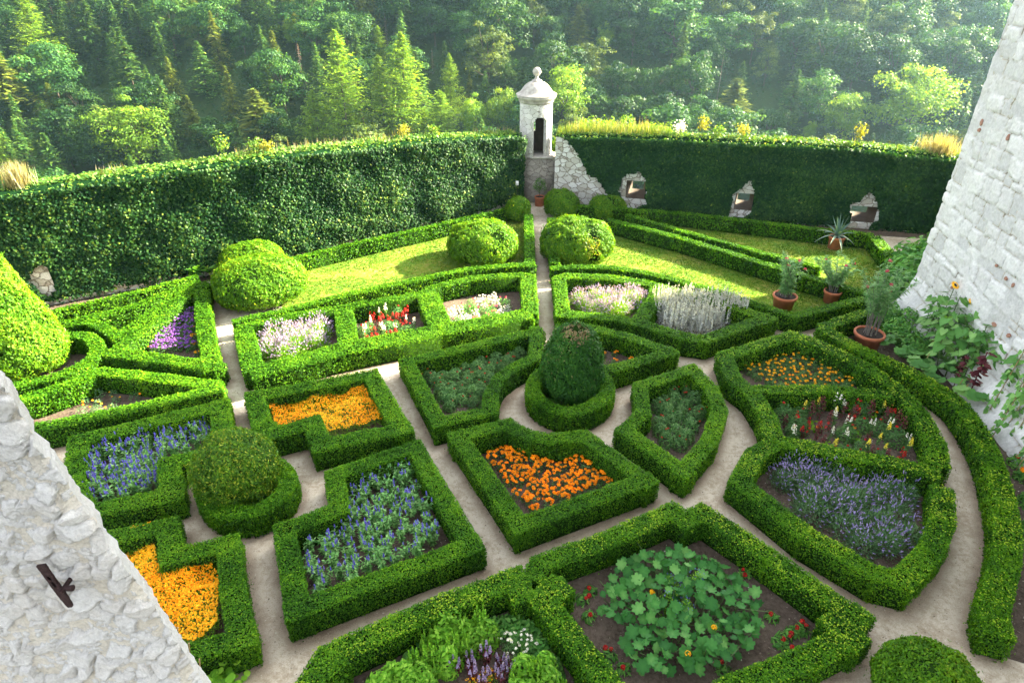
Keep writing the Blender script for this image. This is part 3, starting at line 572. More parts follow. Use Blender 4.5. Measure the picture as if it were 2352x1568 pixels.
# ------------------------------------------------------------------ clipped box hedges
HH = .53
ALLSEG = []
def smooth(p, closed=False, k=4):
    p = np.asarray(p, float); n = len(p); out = []
    for i in range(n if closed else n-1):
        a, b, c, d = [p[j % n] if closed else p[min(max(j, 0), n-1)] for j in (i-1, i, i+1, i+2)]
        for t in np.arange(k)/k: out.append(.5*((2*b)+(c-a)*t+(2*a-5*b+4*c-d)*t*t+(3*b-a-3*c+d)*t**3))
    if not closed: out.append(p[-1])
    return np.array(out)
def hedge(label, bands, w=.42, tips=0.0, h=HH, group=None, seed=[0]):
    """bands: lists of picture points along the middle of the hedge's flat top; ('o', pts) closed, ('s', pts) a smooth curve, ('os', pts) both"""
    seed[0] += 1; segs = []
    for bd in bands:
        fl, pts = (bd[0], bd[1]) if isinstance(bd[0], str) else ('', bd)
        ww = .84*(bd[2] if isinstance(bd[0], str) and len(bd) > 2 else w)
        P = WP(pts, h); P = smooth(P, 'o' in fl) if 's' in fl else P
        n = len(P); m = n if 'o' in fl else n-1; D = [unit(P[(i+1) % n]-P[i]) for i in range(m)]
        def ext(i, j):
            if 'o' not in fl and not 0 <= j < m: return 0.0
            c = float(np.clip(D[i] @ D[j % m], -1, 1)); return ww/2*min(1.1, math.tan(math.acos(c)/2))
        for i in range(m): segs.append((P[i]-D[i]*ext(i, i-1), P[(i+1) % n]+D[i]*ext(i, i+1), ww))
    ALLSEG.extend(segs); ctr = np.mean([(a+b)/2 for a, b, _ in segs], 0); root = thing('box_hedge', label, 'hedge', (*ctr, 0), group)
    core, lf = MB(), MB(); A = np.array([s[0] for s in segs]); B = np.array([s[1] for s in segs]); Wd = np.array([s[2] for s in segs])
    T = unit(B-A); N = np.stack([-T[:, 1], T[:, 0]], 1); Ln = np.linalg.norm(B-A, axis=1)
    for i in range(len(segs)):
        a, b, hw = A[i]+T[i]*.04, B[i]-T[i]*.04, Wd[i]/2-.035; hz = h-.035-.0015*(i % 5)
        q = [a+N[i]*hw, b+N[i]*hw, b-N[i]*hw, a-N[i]*hw]
        core.add([(x, y, z) for z in (0.005, hz) for x, y in q], [[0, 1, 5, 4], [1, 2, 6, 5], [2, 3, 7, 6], [3, 0, 4, 7], [4, 5, 6, 7]])
        D0 = dist((*(a+b)/2, h)); s0 = max(.024, .00195*D0); dens = 3.9/s0**2*.62
        per = [('t', Wd[i]), ('l', h), ('r', h), ('a', h), ('b', h)]
        for side, ext_ in per:
            run = Ln[i] if side in 'tlr' else Wd[i]
            n = int(run*ext_*dens*(1.0 if side == 't' else .85))
            if n < 1: continue
            u = rng.uniform(0, 1, n); v = rng.uniform(0, 1, n)
            if side == 't': t_, c_, z_ = u*Ln[i], (v-.5)*Wd[i], np.full(n, h); nr = np.array([0, 0, 1.])
            elif side in 'lr': sg = 1 if side == 'l' else -1; t_, c_, z_ = u*Ln[i], np.full(n, sg*Wd[i]/2), v*h; nr = np.array([*(N[i]*sg), 0.])
            else: sg = 1 if side == 'b' else -1; t_, c_, z_ = np.full(n, Ln[i] if sg > 0 else 0.), (u-.5)*Wd[i], v*h; nr = np.array([*(T[i]*sg), 0.])
            xy = A[i]+T[i]*t_[:, None]+N[i]*c_[:, None]
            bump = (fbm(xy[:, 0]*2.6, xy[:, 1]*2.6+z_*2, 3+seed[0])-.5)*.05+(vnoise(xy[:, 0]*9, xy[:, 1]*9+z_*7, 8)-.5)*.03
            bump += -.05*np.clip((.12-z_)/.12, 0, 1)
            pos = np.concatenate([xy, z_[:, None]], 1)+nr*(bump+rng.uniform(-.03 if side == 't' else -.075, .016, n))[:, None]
            cx = (np.abs(c_)/(Wd[i]/2)) if side == 't' else np.full(n, 1.); ez = np.clip((z_-h+.06)/.06, 0, 1) if side != 't' else np.clip((cx-.8)/.2, 0, 1)
            pos[:, 2] -= ez*.022*(side == 't')
            if side != 't': pos -= nr*(ez*.025)[:, None]
            k = np.ones(n, bool)
            for j in range(len(segs)):
                if j == i: continue
                r = pos[:, :2]-A[j]; al = r @ T[j]; ac = r @ N[j]; mg = .035
                ins = (al > mg) & (al < Ln[j]-mg) & (np.abs(ac) < Wd[j]/2-mg)
                if side == 't': ins &= j < i
                k &= ~ins
            pos, bb, zz = pos[k], bump[k], z_[k]; m = len(pos)
            if not m: continue
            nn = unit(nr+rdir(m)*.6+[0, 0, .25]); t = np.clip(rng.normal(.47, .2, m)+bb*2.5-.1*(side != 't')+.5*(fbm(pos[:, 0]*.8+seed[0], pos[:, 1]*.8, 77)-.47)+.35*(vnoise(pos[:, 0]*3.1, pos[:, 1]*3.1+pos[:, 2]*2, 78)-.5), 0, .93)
            stray = rng.uniform(size=m) < .02; pos[stray] += (nr*rng.uniform(.02, .075, (m, 1)))[stray]
            thin = vnoise(pos[:, 0]*1.3+9, pos[:, 1]*1.3+pos[:, 2]*1.2, 91) > .94; keep = ~thin | (rng.uniform(size=m) < .75); pos, t, zz, nn, bb = pos[keep], t[keep], zz[keep], nn[keep], bb[keep]; m = len(pos)
            if tips:
                f = vnoise(pos[:, 0]*1.7, pos[:, 1]*1.7, 55)*vnoise(pos[:, 0]*6, pos[:, 1]*6, 56)
                yes = (rng.uniform(size=m) < tips*.2*np.clip((f-.1)*2.5, 0, 1)*(1.0 if side == 't' else .35*(zz/h)**2)); t = np.where(yes, 1, t); pos[yes] += nr*.02
            sz = s0*rng.uniform(.75, 1.35, m)
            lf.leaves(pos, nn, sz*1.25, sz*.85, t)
    # a few shoots that outgrew the last clipping
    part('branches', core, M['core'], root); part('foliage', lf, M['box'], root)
    return root

hedge('narrow low hedge between the ivy wall and the yellow flower row', [[(60, 735), (133, 710), (333, 665), (453, 632)]], .3)
hedge('three-cornered hedge framing the purple flowers, with a wide wing towards the tall cone', [('o', [(462, 655), (466, 725), (476, 785), (488, 840), (367, 822), (262, 808), (300, 775), (440, 662)], .52), ('', [(150, 741), (300, 705), (455, 645)], .4), ('s', [(150, 744), (200, 738), (240, 752), (275, 775)], .4), ('', [(285, 765), (440, 655)], .62)], .44)
hedge('curved ring hedge around the foot of the tall yew cone', [('s', [(100, 772), (167, 768), (200, 771), (222, 792), (212, 820), (160, 852), (83, 873), (0, 888), (-80, 890)])], .42)
hedge('pointed hedge around a few sparse marigolds, beside the rough white buttress', [('s', [(-60, 938), (0, 926), (83, 906), (180, 872), (220, 850)], .46), [(220, 850), (333, 862), (505, 884)], [(512, 888), (300, 937), (60, 985), (-60, 1008)]], .44)
hedge('hedge with an inner notch framing the massed blue salvia next to the yew ball', [('o', [(181, 1009), (505, 929), (512, 1015), (447, 1046), (388, 1062), (392, 1132), (188, 1176), (166, 1100)])], .5)
hedge('hedge with a notched corner around the orange and yellow carpet bed by the yew ball', [('o', [(586, 908), (852, 858), (922, 982), (738, 1020), (718, 970), (632, 992), (600, 972)])], .5)
hedge('L-shaped hedge around the spaced blue salvia plants', [('o', [(652, 1212), (779, 1166), (768, 1088), (952, 1024), (1083, 1250), (682, 1396)])], .44)
hedge('five-sided hedge around the dense orange marigolds, hollowed on the cone side', [('o', [(1053, 1000), (1166, 971), (1190, 988), (1222, 1000), (1264, 1006), (1305, 1003), (1342, 998), (1482, 1100), (1194, 1203)])], .44)
hedge('circular hedge around the dark yew cone with the bald brown top', [('os', [(1224, 886), (1248, 852), (1310, 838), (1372, 852), (1396, 886), (1375, 922), (1310, 944), (1245, 922)])], .42)
hedge('circular hedge around the foot of the shaggy yew ball', [('os', [(470, 1118), (500, 1072), (565, 1052), (632, 1062), (661, 1098), (640, 1140), (585, 1170), (520, 1172), (482, 1148)])], .42)
hedge('slanting hedge around the ferny bed left of the yew cone', [('o', [(934, 829), (1231, 759), (1232, 818), (1180, 842), (1145, 868), (1128, 900), (1126, 942), (1008, 967)])], .42)
hedge('pointed hedge around the small orange marigold patch behind the yew cone', [('o', [(1292, 750), (1351, 750), (1434, 769), (1538, 806), (1412, 845), (1352, 845), (1296, 806)])], .42)
hedge('fan-shaped hedge around sparse ferny plants, right of the yew cone', [('o', [(1470, 885), (1590, 846), (1634, 888), (1654, 938), (1630, 1010), (1570, 1079), (1435, 986), (1478, 948)])], .42)
hedge('long compartmented hedge holding the marigold, snapdragon and lavender beds', [('', [(1780, 1012), (1765, 955), (1728, 900), (1684, 868), (1666, 815), (1821, 768), (1868, 782), (1985, 838), (2051, 882), (2112, 943), (2150, 1012), (2158, 1070)], .5), ('', [(1735, 893), (1900, 893), (2050, 905)], .42), ('', [(1784, 1008), (1893, 1032), (2070, 1064), (2160, 1088)], .45), ('', [(1784, 1012), (1735, 1040), (1700, 1104), (1852, 1223), (2010, 1314), (2074, 1330), (2138, 1266), (2168, 1195), (2166, 1115)], .48)], .46, .9)
hedge('hedge in two bays around pale lavender and silver spikes', [('o', [(1284, 638), (1304, 632), (1384, 635), (1484, 648), (1568, 672), (1668, 697), (1762, 729), (1618, 778), (1568, 771), (1484, 744), (1417, 729), (1292, 719)]), ('', [(1512, 655), (1502, 690), (1466, 738)], .55)], .5)
hedge('long hedge in three bays holding pale lavender, red spikes and pink flowers', [('', [(547, 752), (667, 724), (784, 706), (971, 673), (1001, 657), (1084, 638), (1194, 630), (1217, 634)], .42), ('', [(1213, 630), (1218, 722)], .56), ('', [(1222, 720), (1201, 722), (1017, 755), (784, 800), (573, 856)], .76), ('', [(557, 750), (583, 852)], .6), ('', [(788, 706), (801, 792)], .62), ('', [(981, 674), (1014, 752)], .78)], .43)
hedge('low curved hedge edging the near side of the sunny lawn', [('s', [(533, 737), (667, 708), (784, 678), (951, 642), (1084, 616), (1200, 607), (1226, 611)])], .36)
hedge('low curved hedge along the lawn with the oleander pots, ending in a sharp corner', [('s', [(1264, 614), (1384, 612), (1484, 625), (1568, 645), (1701, 685), (1765, 706)]), [(1765, 706), (1826, 724), (1935, 697), (1990, 685)]], .38)
hedge('narrow sunlit hedge along the left side of the middle path', [[(1214, 492), (1216, 545), (1217, 605)]], .4)
hedge('short hedge along the right side of the middle path behind the cloven mound', [[(1267, 500), (1271, 560), (1275, 605)]], .4)
hedge('low hedge between the sunny lawn and the ivy wall', [[(640, 600), (784, 565), (984, 520), (1100, 493), (1165, 477), (1216, 468)]], .32)
hedge('dark shaded hedge under the three loopholes', [[(1290, 468), (1451, 481), (1568, 489), (1735, 508), (1868, 524), (2008, 538)]], .4)
hedge('shaded hedge closing the lawn beyond the agave pot', [[(2008, 540), (2035, 572), (2085, 625), (2108, 655)]], .5)
hedge('front one of the two parallel hedges across the shaded lawn', [[(1395, 502), (1568, 547), (1735, 597), (1851, 632), (1935, 656), (2000, 676)]], .4)
hedge('rear one of the two parallel hedges across the shaded lawn', [[(1440, 492), (1568, 529), (1735, 575), (1888, 613)]], .3)
hedge('long curving hedge between the outer path and the sunflowers', [[(1990, 716), (1888, 750)], ('s', [(1888, 750), (1935, 778), (2001, 812), (2075, 845), (2140, 880), (2204, 925), (2258, 1004), (2292, 1090), (2312, 1175), (2316, 1256), (2300, 1337), (2284, 1400), (2300, 1462)], .5)], .44, .9)
hedge('jagged square hedge around the squash plant', [('', [(1220, 1330), (1240, 1292), (1393, 1238), (1545, 1170), (1575, 1192), (1615, 1172), (1771, 1276), (1905, 1372), (1966, 1412), (1925, 1432), (1956, 1458), (1852, 1510), (1690, 1575), (1560, 1640)], .46), [(1250, 1330), (1280, 1352), (1244, 1370), (1292, 1431), (1353, 1508), (1440, 1620)]], .46, .95)
hedge('yellow-tipped hedge along the path in front of the herb bed', [[(690, 1600), (752, 1502), (987, 1398), (1182, 1326), (1208, 1380)], ('', [(752, 1502), (780, 1540)], .4)], .48, 1.0)
hedge('dark green stepped hedge around the yellow carpet bed beside the rough buttress', [[(240, 1236), (386, 1205), (394, 1277), (523, 1246), (532, 1337), (552, 1462), (420, 1503), (320, 1530)]], .46)

# the paths: one sheet of sandy ground, with dark earth and contact shade painted along the foot of the hedges ('tint' = nearness to a hedge)
pl = np.concatenate([LW+[0, .3], [[.6, 26.7], [1.75, 26.7]], RW+[0, .3], [[24, -6], [-30, -6]]])
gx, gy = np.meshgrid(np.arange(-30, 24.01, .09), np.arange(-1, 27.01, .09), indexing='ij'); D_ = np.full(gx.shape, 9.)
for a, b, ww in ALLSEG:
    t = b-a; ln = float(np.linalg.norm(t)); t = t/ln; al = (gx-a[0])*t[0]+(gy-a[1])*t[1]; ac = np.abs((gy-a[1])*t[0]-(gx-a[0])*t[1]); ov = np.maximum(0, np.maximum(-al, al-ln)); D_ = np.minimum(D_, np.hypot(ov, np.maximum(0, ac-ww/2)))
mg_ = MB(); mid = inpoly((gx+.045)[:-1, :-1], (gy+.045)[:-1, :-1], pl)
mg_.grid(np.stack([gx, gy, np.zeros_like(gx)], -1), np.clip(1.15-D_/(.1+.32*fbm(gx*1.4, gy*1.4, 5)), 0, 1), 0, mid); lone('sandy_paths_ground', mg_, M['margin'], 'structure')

# ------------------------------------------------------------------ beds of soil
def bed(px, h=0.3): g = MB(); g.poly(WP(px, h), .005+.0007*len(BEDS)); BEDS.append(1); lone('bed_soil', g, M['soil'], 'structure')
BEDS = []
for px in ([(462, 660), (480, 838), (270, 808), (300, 775)], [(181, 1012), (505, 935), (512, 1015), (447, 1048), (388, 1064), (392, 1132), (188, 1176), (166, 1100)], [(590, 912), (850, 862), (915, 982), (738, 1018), (718, 972), (632, 992)],
           [(656, 1216), (779, 1170), (770, 1092), (950, 1028), (1078, 1250), (686, 1392)], [(1056, 1002), (1166, 975), (1264, 1008), (1340, 1002), (1478, 1100), (1194, 1198)], [(938, 831), (1228, 762), (1230, 818), (1180, 842), (1128, 900), (1122, 940), (1010, 964)],
           [(1292, 752), (1434, 770), (1534, 806), (1412, 843), (1296, 806)], [(1474, 888), (1590, 850), (1650, 938), (1570, 1074), (1440, 986), (1482, 948)], [(1670, 818), (1821, 772), (2051, 884), (2148, 1012), (2160, 1195), (2072, 1324), (1852, 1221), (1704, 1104), (1780, 1010), (1735, 895)],
           [(1284, 642), (1384, 637), (1568, 675), (1756, 729), (1618, 776), (1417, 728), (1294, 718)], [(550, 754), (784, 708), (1084, 640), (1214, 636), (1220, 722), (1017, 752), (784, 796), (577, 855)], [(1244, 1298), (1393, 1242), (1548, 1176), (1621, 1176), (1771, 1280), (1960, 1412), (1950, 1452), (1690, 1570), (1400, 1640), (1250, 1365)],
           [(700, 1590), (755, 1505), (987, 1402), (1180, 1330), (1292, 1435), (1430, 1620), (700, 1700)], [(245, 1240), (384, 1210), (392, 1280), (520, 1250), (548, 1460), (420, 1500), (300, 1540)], [(222, 855), (500, 888), (300, 937), (0, 995), (0, 930)], [(478, 1115), (565, 1055), (655, 1100), (585, 1165), (520, 1168)], [(1230, 886), (1310, 842), (1390, 886), (1310, 940)], [(0, 880), (120, 780), (210, 790), (200, 820), (80, 868)], [(150, 738), (445, 645), (440, 640), (130, 720)]): bed(px)

# ------------------------------------------------------------------ topiary
def topiary(name, label, base, prof, mat, cat, n, leaf=.05, rough=.06, trunk=True, lean=(0, 0), dents=(), brown=None, squash=(1, 1), shag=.0):
    """prof: [(radius, height)] of the clipped outline; dents: hollows (x, y, z, r) relative to the base"""
    root = thing(name, label, cat, (base[0], base[1], 0)); prof = np.array(prof); d = np.r_[0, np.cumsum(np.hypot(*np.diff(prof, axis=0).T))]
    fine = np.linspace(0, d[-1], 200); r_ = np.interp(fine, d, prof[:, 0]); z_ = np.interp(fine, d, prof[:, 1])
    cdf = np.cumsum(r_+.02); cdf /= cdf[-1]
    q = np.interp(rng.uniform(size=n), cdf, fine); r = np.interp(q, fine, r_); z = np.interp(q, fine, z_); a = rng.uniform(0, 2*math.pi, n)
    dr, dz = np.interp(q, fine, np.gradient(r_, fine)), np.interp(q, fine, np.gradient(z_, fine))
    nr = unit(np.stack([np.cos(a)*dz, np.sin(a)*dz, -dr], 1)); nr *= np.sign((nr*np.stack([np.cos(a), np.sin(a), .4+0*a], 1)).sum(1))[:, None]
    lump = (fbm(np.cos(a)*1.6+z*.5, np.sin(a)*1.6+z*1.4, int(n) % 97)-.5)*rough*4+(vnoise(np.cos(a)*6*r+z*5, np.sin(a)*6*r, 3)-.5)*rough*1.6
    pos = np.stack([r*np.cos(a)*squash[0], r*np.sin(a)*squash[1], z], 1)+nr*(lump+rng.uniform(-.07, .02+shag, n)+(rng.uniform(size=n) < .02)*rng.uniform(.02, .1, n))[:, None]
    t = np.clip(rng.normal(.5, .2, n)+lump*2.2/rough*.06, 0, .95)
    if brown: t = np.where(rng.uniform(size=n) < np.clip(1.4-np.linalg.norm((pos-np.array(brown[:3]))/brown[3], axis=1), 0, .8 if brown[3] < .5 else .1), 1, t)
    keep = np.ones(n, bool)
    for x, y, zz, rr in dents:
        dd = np.linalg.norm(pos-[x, y, zz], axis=1)/rr; keep &= rng.uniform(size=n) > np.clip(1.5-dd*1.2, 0, .97)
    pos[:, 0] += lean[0]*pos[:, 2]; pos[:, 1] += lean[1]*pos[:, 2]; pos += [base[0], base[1], 0]
    pos, nr, t = pos[keep], nr[keep], t[keep]; m = len(pos); s = leaf*rng.uniform(.7, 1.4, m)
    f = MB(); f.leaves(pos, unit(nr+rdir(m)*.7), s*1.5, s*.7, t, 0, unit(nr*.5+np.array([0, 0, .7])+rdir(m)*.7)); part('foliage', f, M[mat], root)
    c = MB(); pr = np.stack([np.maximum(prof[:, 0]-.10, .005), prof[:, 1]*.965+.01], 1); k = np.linspace(0, d[-1], 24); pr = np.stack([np.interp(k, d, pr[:, 0]), np.interp(k, d, pr[:, 1])], 1)
    an = np.arange(28)*2*math.pi/28; rr = pr[:, None, 0]*np.ones(28); V = np.stack([rr*np.cos(an)*squash[0]+lean[0]*pr[:, 1:2]+base[0], rr*np.sin(an)*squash[1]+lean[1]*pr[:, 1:2]+base[1], np.broadcast_to(pr[:, 1:2], rr.shape)], -1)
    for x, y, zz, rd in dents:
        o = V-np.array([base[0]+x+lean[0]*zz, base[1]+y, zz]); dd = np.linalg.norm(o, axis=-1, keepdims=True); V = V-unit(V-np.array([base[0], base[1], zz]))*np.clip(rd*1.1-dd, 0, 1)*.8
    V = np.concatenate([V, V[:, :1]], 1); c.grid(V); part('branches', c, M['core'], root, True)
    if trunk: t_ = MB(); t_.tube([(base[0], base[1], 0), (base[0]+.01, base[1], prof[0][1]+.25)], [.07, .05], 8); part('trunk', t_, M['bark'], root)
    return root
def mound(rx, h, z0=.05, p=2.3):
    a = np.linspace(-.55, math.pi/2, 22); c = h*.42
    return [(max(rx*abs(math.cos(t))**(2/p), .002), max(z0, c+(h-c)*math.copysign(abs(math.sin(t))**(2/p), math.sin(t)) if t > 0 else c+c*math.sin(t)*1.2)) for t in a]
def base_at(px, py): return W(px, py)
b = W(1110, 600); topiary('clipped_mound', 'flattened yew mound with a dark hole in its crown, throwing shade on the lawn', b+[0, .15, 0], mound(1.22, 1.3), 'yew', 'clipped shrub', 17000, .055, .06, dents=[(.5, -.62, 1.0, .42), (.4, -1.0, .7, .26), (-.45, -.95, .55, .24)])
b = W(1322, 600); topiary('clipped_mound', 'broad cloven yew mound beside the middle path, split into two lobes', b+[.02, .3, 0], mound(1.3, 1.38), 'yew', 'clipped shrub', 20000, .055, .07, dents=[(.45, -1.0, .8, .27), (.42, -.8, 1.08, .3), (.38, -.45, 1.35, .3), (.46, -1.1, .5, .25), (.36, -.1, 1.4, .25)], brown=(.35, -1.0, .8, .3))
b = W(600, 690); topiary('clipped_mound', 'large smooth sunlit mound at the corner of the lawn', b+[.03, .15, 0], mound(1.36, 1.25, p=2.2), 'yew', 'clipped shrub', 21000, .052, .045)
b = W(582, 640); topiary('clipped_mound', 'low mound half hidden behind the large smooth mound', b+[.0, .25, 0], mound(1.0, 1.12), 'yew', 'clipped shrub', 11000, .055, .045)
b = W(1188, 508); topiary('clipped_ball', 'small leaning ball shrub left of the middle path, near the turret', b+[0, .1, 0], mound(.5, .95, .12), 'yew', 'clipped shrub', 6000, .055, .05, lean=(.05, 0))
b = W(1290, 500); topiary('clipped_ball', 'rounded shrub right of the middle path under the turret', b+[0, .2, 0], mound(.72, 1.05), 'yew', 'clipped shrub', 8500, .055, .05)
b = W(1394, 500); topiary('clipped_mound', 'flattened shrub at the head of the two parallel hedges', b+[0, .2, 0], mound(.74, .82), 'yew', 'clipped shrub', 8000, .055, .05)
b = W(1314, 916); topiary('yew_cone', 'dark egg-shaped yew with a bald brown top, in a circular hedge', b+[0, .1, 0], [(.5, .08), (.68, .3), (.75, .6), (.72, .97), (.64, 1.3), (.52, 1.58), (.38, 1.8), (.27, 1.9), (.12, 1.95), (.002, 1.96)], 'darkyew', 'topiary', 24000, .04, .06, brown=(0, -.15, 1.88, .26), dents=[(0, -.1, 1.97, .2)])
b = W(560, 1146); topiary('yew_ball', 'shaggy yew ball in a circular hedge between the blue and orange beds', b+[0, .08, 0], [(.4, .1), (.6, .28), (.71, .55), (.73, .78), (.66, 1.02), (.51, 1.2), (.33, 1.3), (.16, 1.34), (.002, 1.35)], 'ballyew', 'topiary', 26000, .034, .05, lean=(-.03, 0), brown=(0, -.1, 1.35, .9), shag=.08)
b = W(50, 850); topiary('yew_cone', 'tall bright yew cone at the edge of the garden, cut by the frame', b+[.04, .1, 0], [(.7, .05), (1.04, .22), (1.15, .55), (1.08, .9), (.93, 1.5), (.75, 2.3), (.565, 3.2), (.4, 4.0), (.23, 4.8), (.1, 5.4), (.002, 5.8)], 'yew', 'topiary', 38000, .05, .05, lean=(-.06, 0))
b = W(2110, 1640); topiary('clipped_ball', 'rounded bright green shrub by the path junction, cut off by the bottom edge', b+[0, .1, 0], mound(.68, 1.05, p=2.05), 'yew', 'clipped shrub', 20000, .032, .035)

# ------------------------------------------------------------------ plants
def scatter(poly, mind, jitter=1.0, n=4000, most=100):
    p = np.array(poly); lo, hi = p.min(0), p.max(0); out = []
    for q in rng.uniform(lo, hi, (n, 2)):
        if len(out) >= most: break
        if inpoly(q[0], q[1], poly) and all((q[0]-a)**2+(q[1]-b)**2 > mind*mind for a, b in out): out.append(q)
    return out
def dome(n, r, h, fill=.5):
    d = rdir(n); d[:, 2] = np.abs(d[:, 2]); return d*(rng.uniform(fill, 1, n)**.6)[:, None]*[r, r, h], d
def spike(mb, base, h, r, n, size, mat=0, droop=None):
    z = rng.uniform(0, 1, n); a = rng.uniform(0, 6.28, n); rr = r*(1-.75*z)
    pos = np.stack([rr*np.cos(a), rr*np.sin(a), z*h], 1)+base; mb.leaves(pos, unit(np.stack([np.cos(a), np.sin(a), .5+0*a], 1)), size, size*.8, rng.uniform(0, 1, n), mat)
def head(mb, c, r, n=16, flat=.55):
    n = int(n*1.6); d = rdir(n); d[:, 2] = np.abs(d[:, 2]); mb.leaves(np.asarray(c)+d*[r*.8, r*.8, r*flat], unit(d+rdir(n)*.3), r*.75, r*.7, rng.uniform(0, 1, n))
def salvia(seed, h=.42, lush=1.0):
    fo, fl, st = MB(), MB(), MB()
    for k in range(int(9*lush)):
        a = rng.uniform(0, 6.28); tip = np.array([math.cos(a)*.13, math.sin(a)*.13, 0])*rng.uniform(.2, 1.1)+[0, 0, h*rng.uniform(.65, 1)]; st.tube([(0, 0, 0), tip*.5, tip], .004, 3, cap=False)
        n = 15; q = rng.uniform(.15, 1, n)[:, None]; az = rng.uniform(0, 6.28, n); out = np.stack([np.cos(az), np.sin(az), 0*az+rng.uniform(-.3, .5, n)], 1)
        fo.leaves(tip*q+out*.035, unit(np.array([0, 0, 1.])+rdir(n)*.35), .085, .028, rng.uniform(0, 1, n), 0, out)
        if rng.uniform() < .55+.1*(lush > 1.2): spike(fl, tip, rng.uniform(.06, .12), .014, 24, .024)
    return Proto('salvia_plant', [('stems', st, M['stem']), ('foliage', fo, M['salvia']), ('blossoms', fl, M['blue'])])
def bushy(name, r, h, leaf, flower, nf, headr, nl=90, ll=.05, lw=.02, flat=.55, hs=16):
    fo, fl = MB(), MB(); p, d = dome(nl, r, h); fo.leaves(p, unit(d+rdir(nl)*.6+[0, 0, .3]), ll, lw, rng.uniform(0, 1, nl))
    for k in range(nf):
        a, q = rng.uniform(0, 6.28), math.sqrt(rng.uniform())*.95; head(fl, (r*q*math.cos(a), r*q*math.sin(a), h*(1.02-.4*q*q)+.015), headr*rng.uniform(.8, 1.15), hs, flat)
    return Proto(name, [('foliage', fo, leaf), ('blossoms', fl, flower)])
def lavender(r, h, leaf, bud, stalks=260, bl=.045):
    fo, fl = MB(), MB(); n = 900; p, d = dome(n, r, h*.8, .25); fo.leaves(p, rdir(n), .10, .014, rng.uniform(0, 1, n), 0, unit(d+[0, 0, .6]), 0)
    n = stalks; d = rdir(n); d[:, 2] = np.abs(d[:, 2])+.35; d = unit(d); ln = h*rng.uniform(.8, 1.18, n); tip = d*ln[:, None]*[r/h*1.05, r/h*1.05, 1]
    fo.leaves(tip*.75, rdir(n), ln*.5, .006, rng.uniform(.3, 1, n), 0, tip, 0)
    for k in (0, 1, 2): fl.leaves(tip*(1+.045*k)+rdir(n)*.006, rdir(n), bl, bl*.5, rng.uniform(0, 1, n), 0, tip, 0)
    return Proto('lavender_clump', [('foliage', fo, leaf), ('blossoms', fl, bud)])
def spired(name, leaf, flower, h=.5, n=3, fat=.035, nl=60, ll=.07, lw=.02):
    fo, fl, st = MB(), MB(), MB()
    for k in range(n):
        a = rng.uniform(0, 6.28); tip = np.array([.07*math.cos(a), .07*math.sin(a), h*rng.uniform(.6, .8)]); st.tube([(0, 0, 0), tip], .005, 3, cap=False)
        m = nl//n; q = rng.uniform(.1, 1, m)[:, None]; fo.leaves(tip*q+rdir(m)*.035, rdir(m)+[0, 0, .7], ll, lw, rng.uniform(0, 1, m)); spike(fl, tip-[0, 0, .03], h*rng.uniform(.25, .48), fat, 30, .03)
    return Proto(name, [('stems', st, M['stem']), ('foliage', fo, leaf), ('blossoms', fl, flower)])
def plant_bed(protos, px, mind, label, cat, group, z=.2, sc_=(.85, 1.15), most=90, labels=None):
    for k, q in enumerate(scatter(WP(px, z), mind, most=most)):
        pr = protos[k % len(protos)] if not callable(protos) else protos(k)
        lb = label if not isinstance(label, dict) else label[pr.name]; gr = group if not isinstance(group, dict) else group[pr.name]; ct = cat if not isinstance(cat, dict) else cat[pr.name]
        pr.place((q[0], q[1], 0), lb, ct, gr, None, random.uniform(*sc_))
sal = [salvia(i) for i in range(4)]; sal2 = [salvia(i, .46, 1.5) for i in range(3)]
plant_bed(sal, [(808, 1108), (930, 1058), (975, 1140), (1015, 1240), (725, 1345), (708, 1245), (800, 1195)], .21, 'blue salvia plant spaced out on bare soil inside the L-shaped hedge', 'salvia', 'spaced salvia plants in the L-shaped bed', .3)
plant_bed(sal2, [(212, 1030), (472, 962), (478, 1005), (440, 1022), (370, 1045), (366, 1105), (192, 1158), (205, 1090)], .19, 'blue-violet salvia plant in the dense bed next to the yew ball', 'salvia', 'massed salvia plants beside the yew ball', .3, most=110)
mg = [bushy('marigold_plant', .13, .2, M['fern'], M['orange'], nf, .036) for nf in (8, 10, 9)]
plant_bed(mg, [(1122, 1040), (1160, 1022), (1220, 1045), (1270, 1062), (1330, 1048), (1402, 1098), (1215, 1166), (1180, 1120)], .17, 'round-headed orange marigold plant packed in the five-sided hedge', 'marigold', 'orange marigolds in the five-sided bed', .2)
plant_bed([bushy('marigold_plant', .1, .14, M['fern'], M['orange'], 3, .035)], [(1378, 808), (1455, 800), (1448, 822), (1405, 828)], .26, 'orange marigold plant in the small bed behind the yew cone', 'marigold', 'marigolds behind the yew cone', .15, most=14)
my = [bushy('marigold_plant', .17, .2, M['fern'], M['yellow'], 4, .036, 200), bushy('marigold_plant', .16, .18, M['fern'], M['yellow'], 3, .034, 190), bushy('marigold_plant', .16, .18, M['fern'], M['orange'], 3, .036, 190)]
for k, q in enumerate(scatter(WP([(1712, 842), (1830, 808), (1905, 830), (1965, 880), (1770, 884)], .15), .19, most=80)):
    pr = my[2] if k % 5 == 0 else my[k % 2]; pr.place((q[0], q[1], 0), 'orange marigold plant among the yellow ones in the far bay of the compartmented hedge' if pr is my[2] else 'yellow marigold plant in the far bay of the compartmented hedge', 'marigold', 'orange plants in the yellow marigold bay' if pr is my[2] else 'yellow marigolds in the far bay')
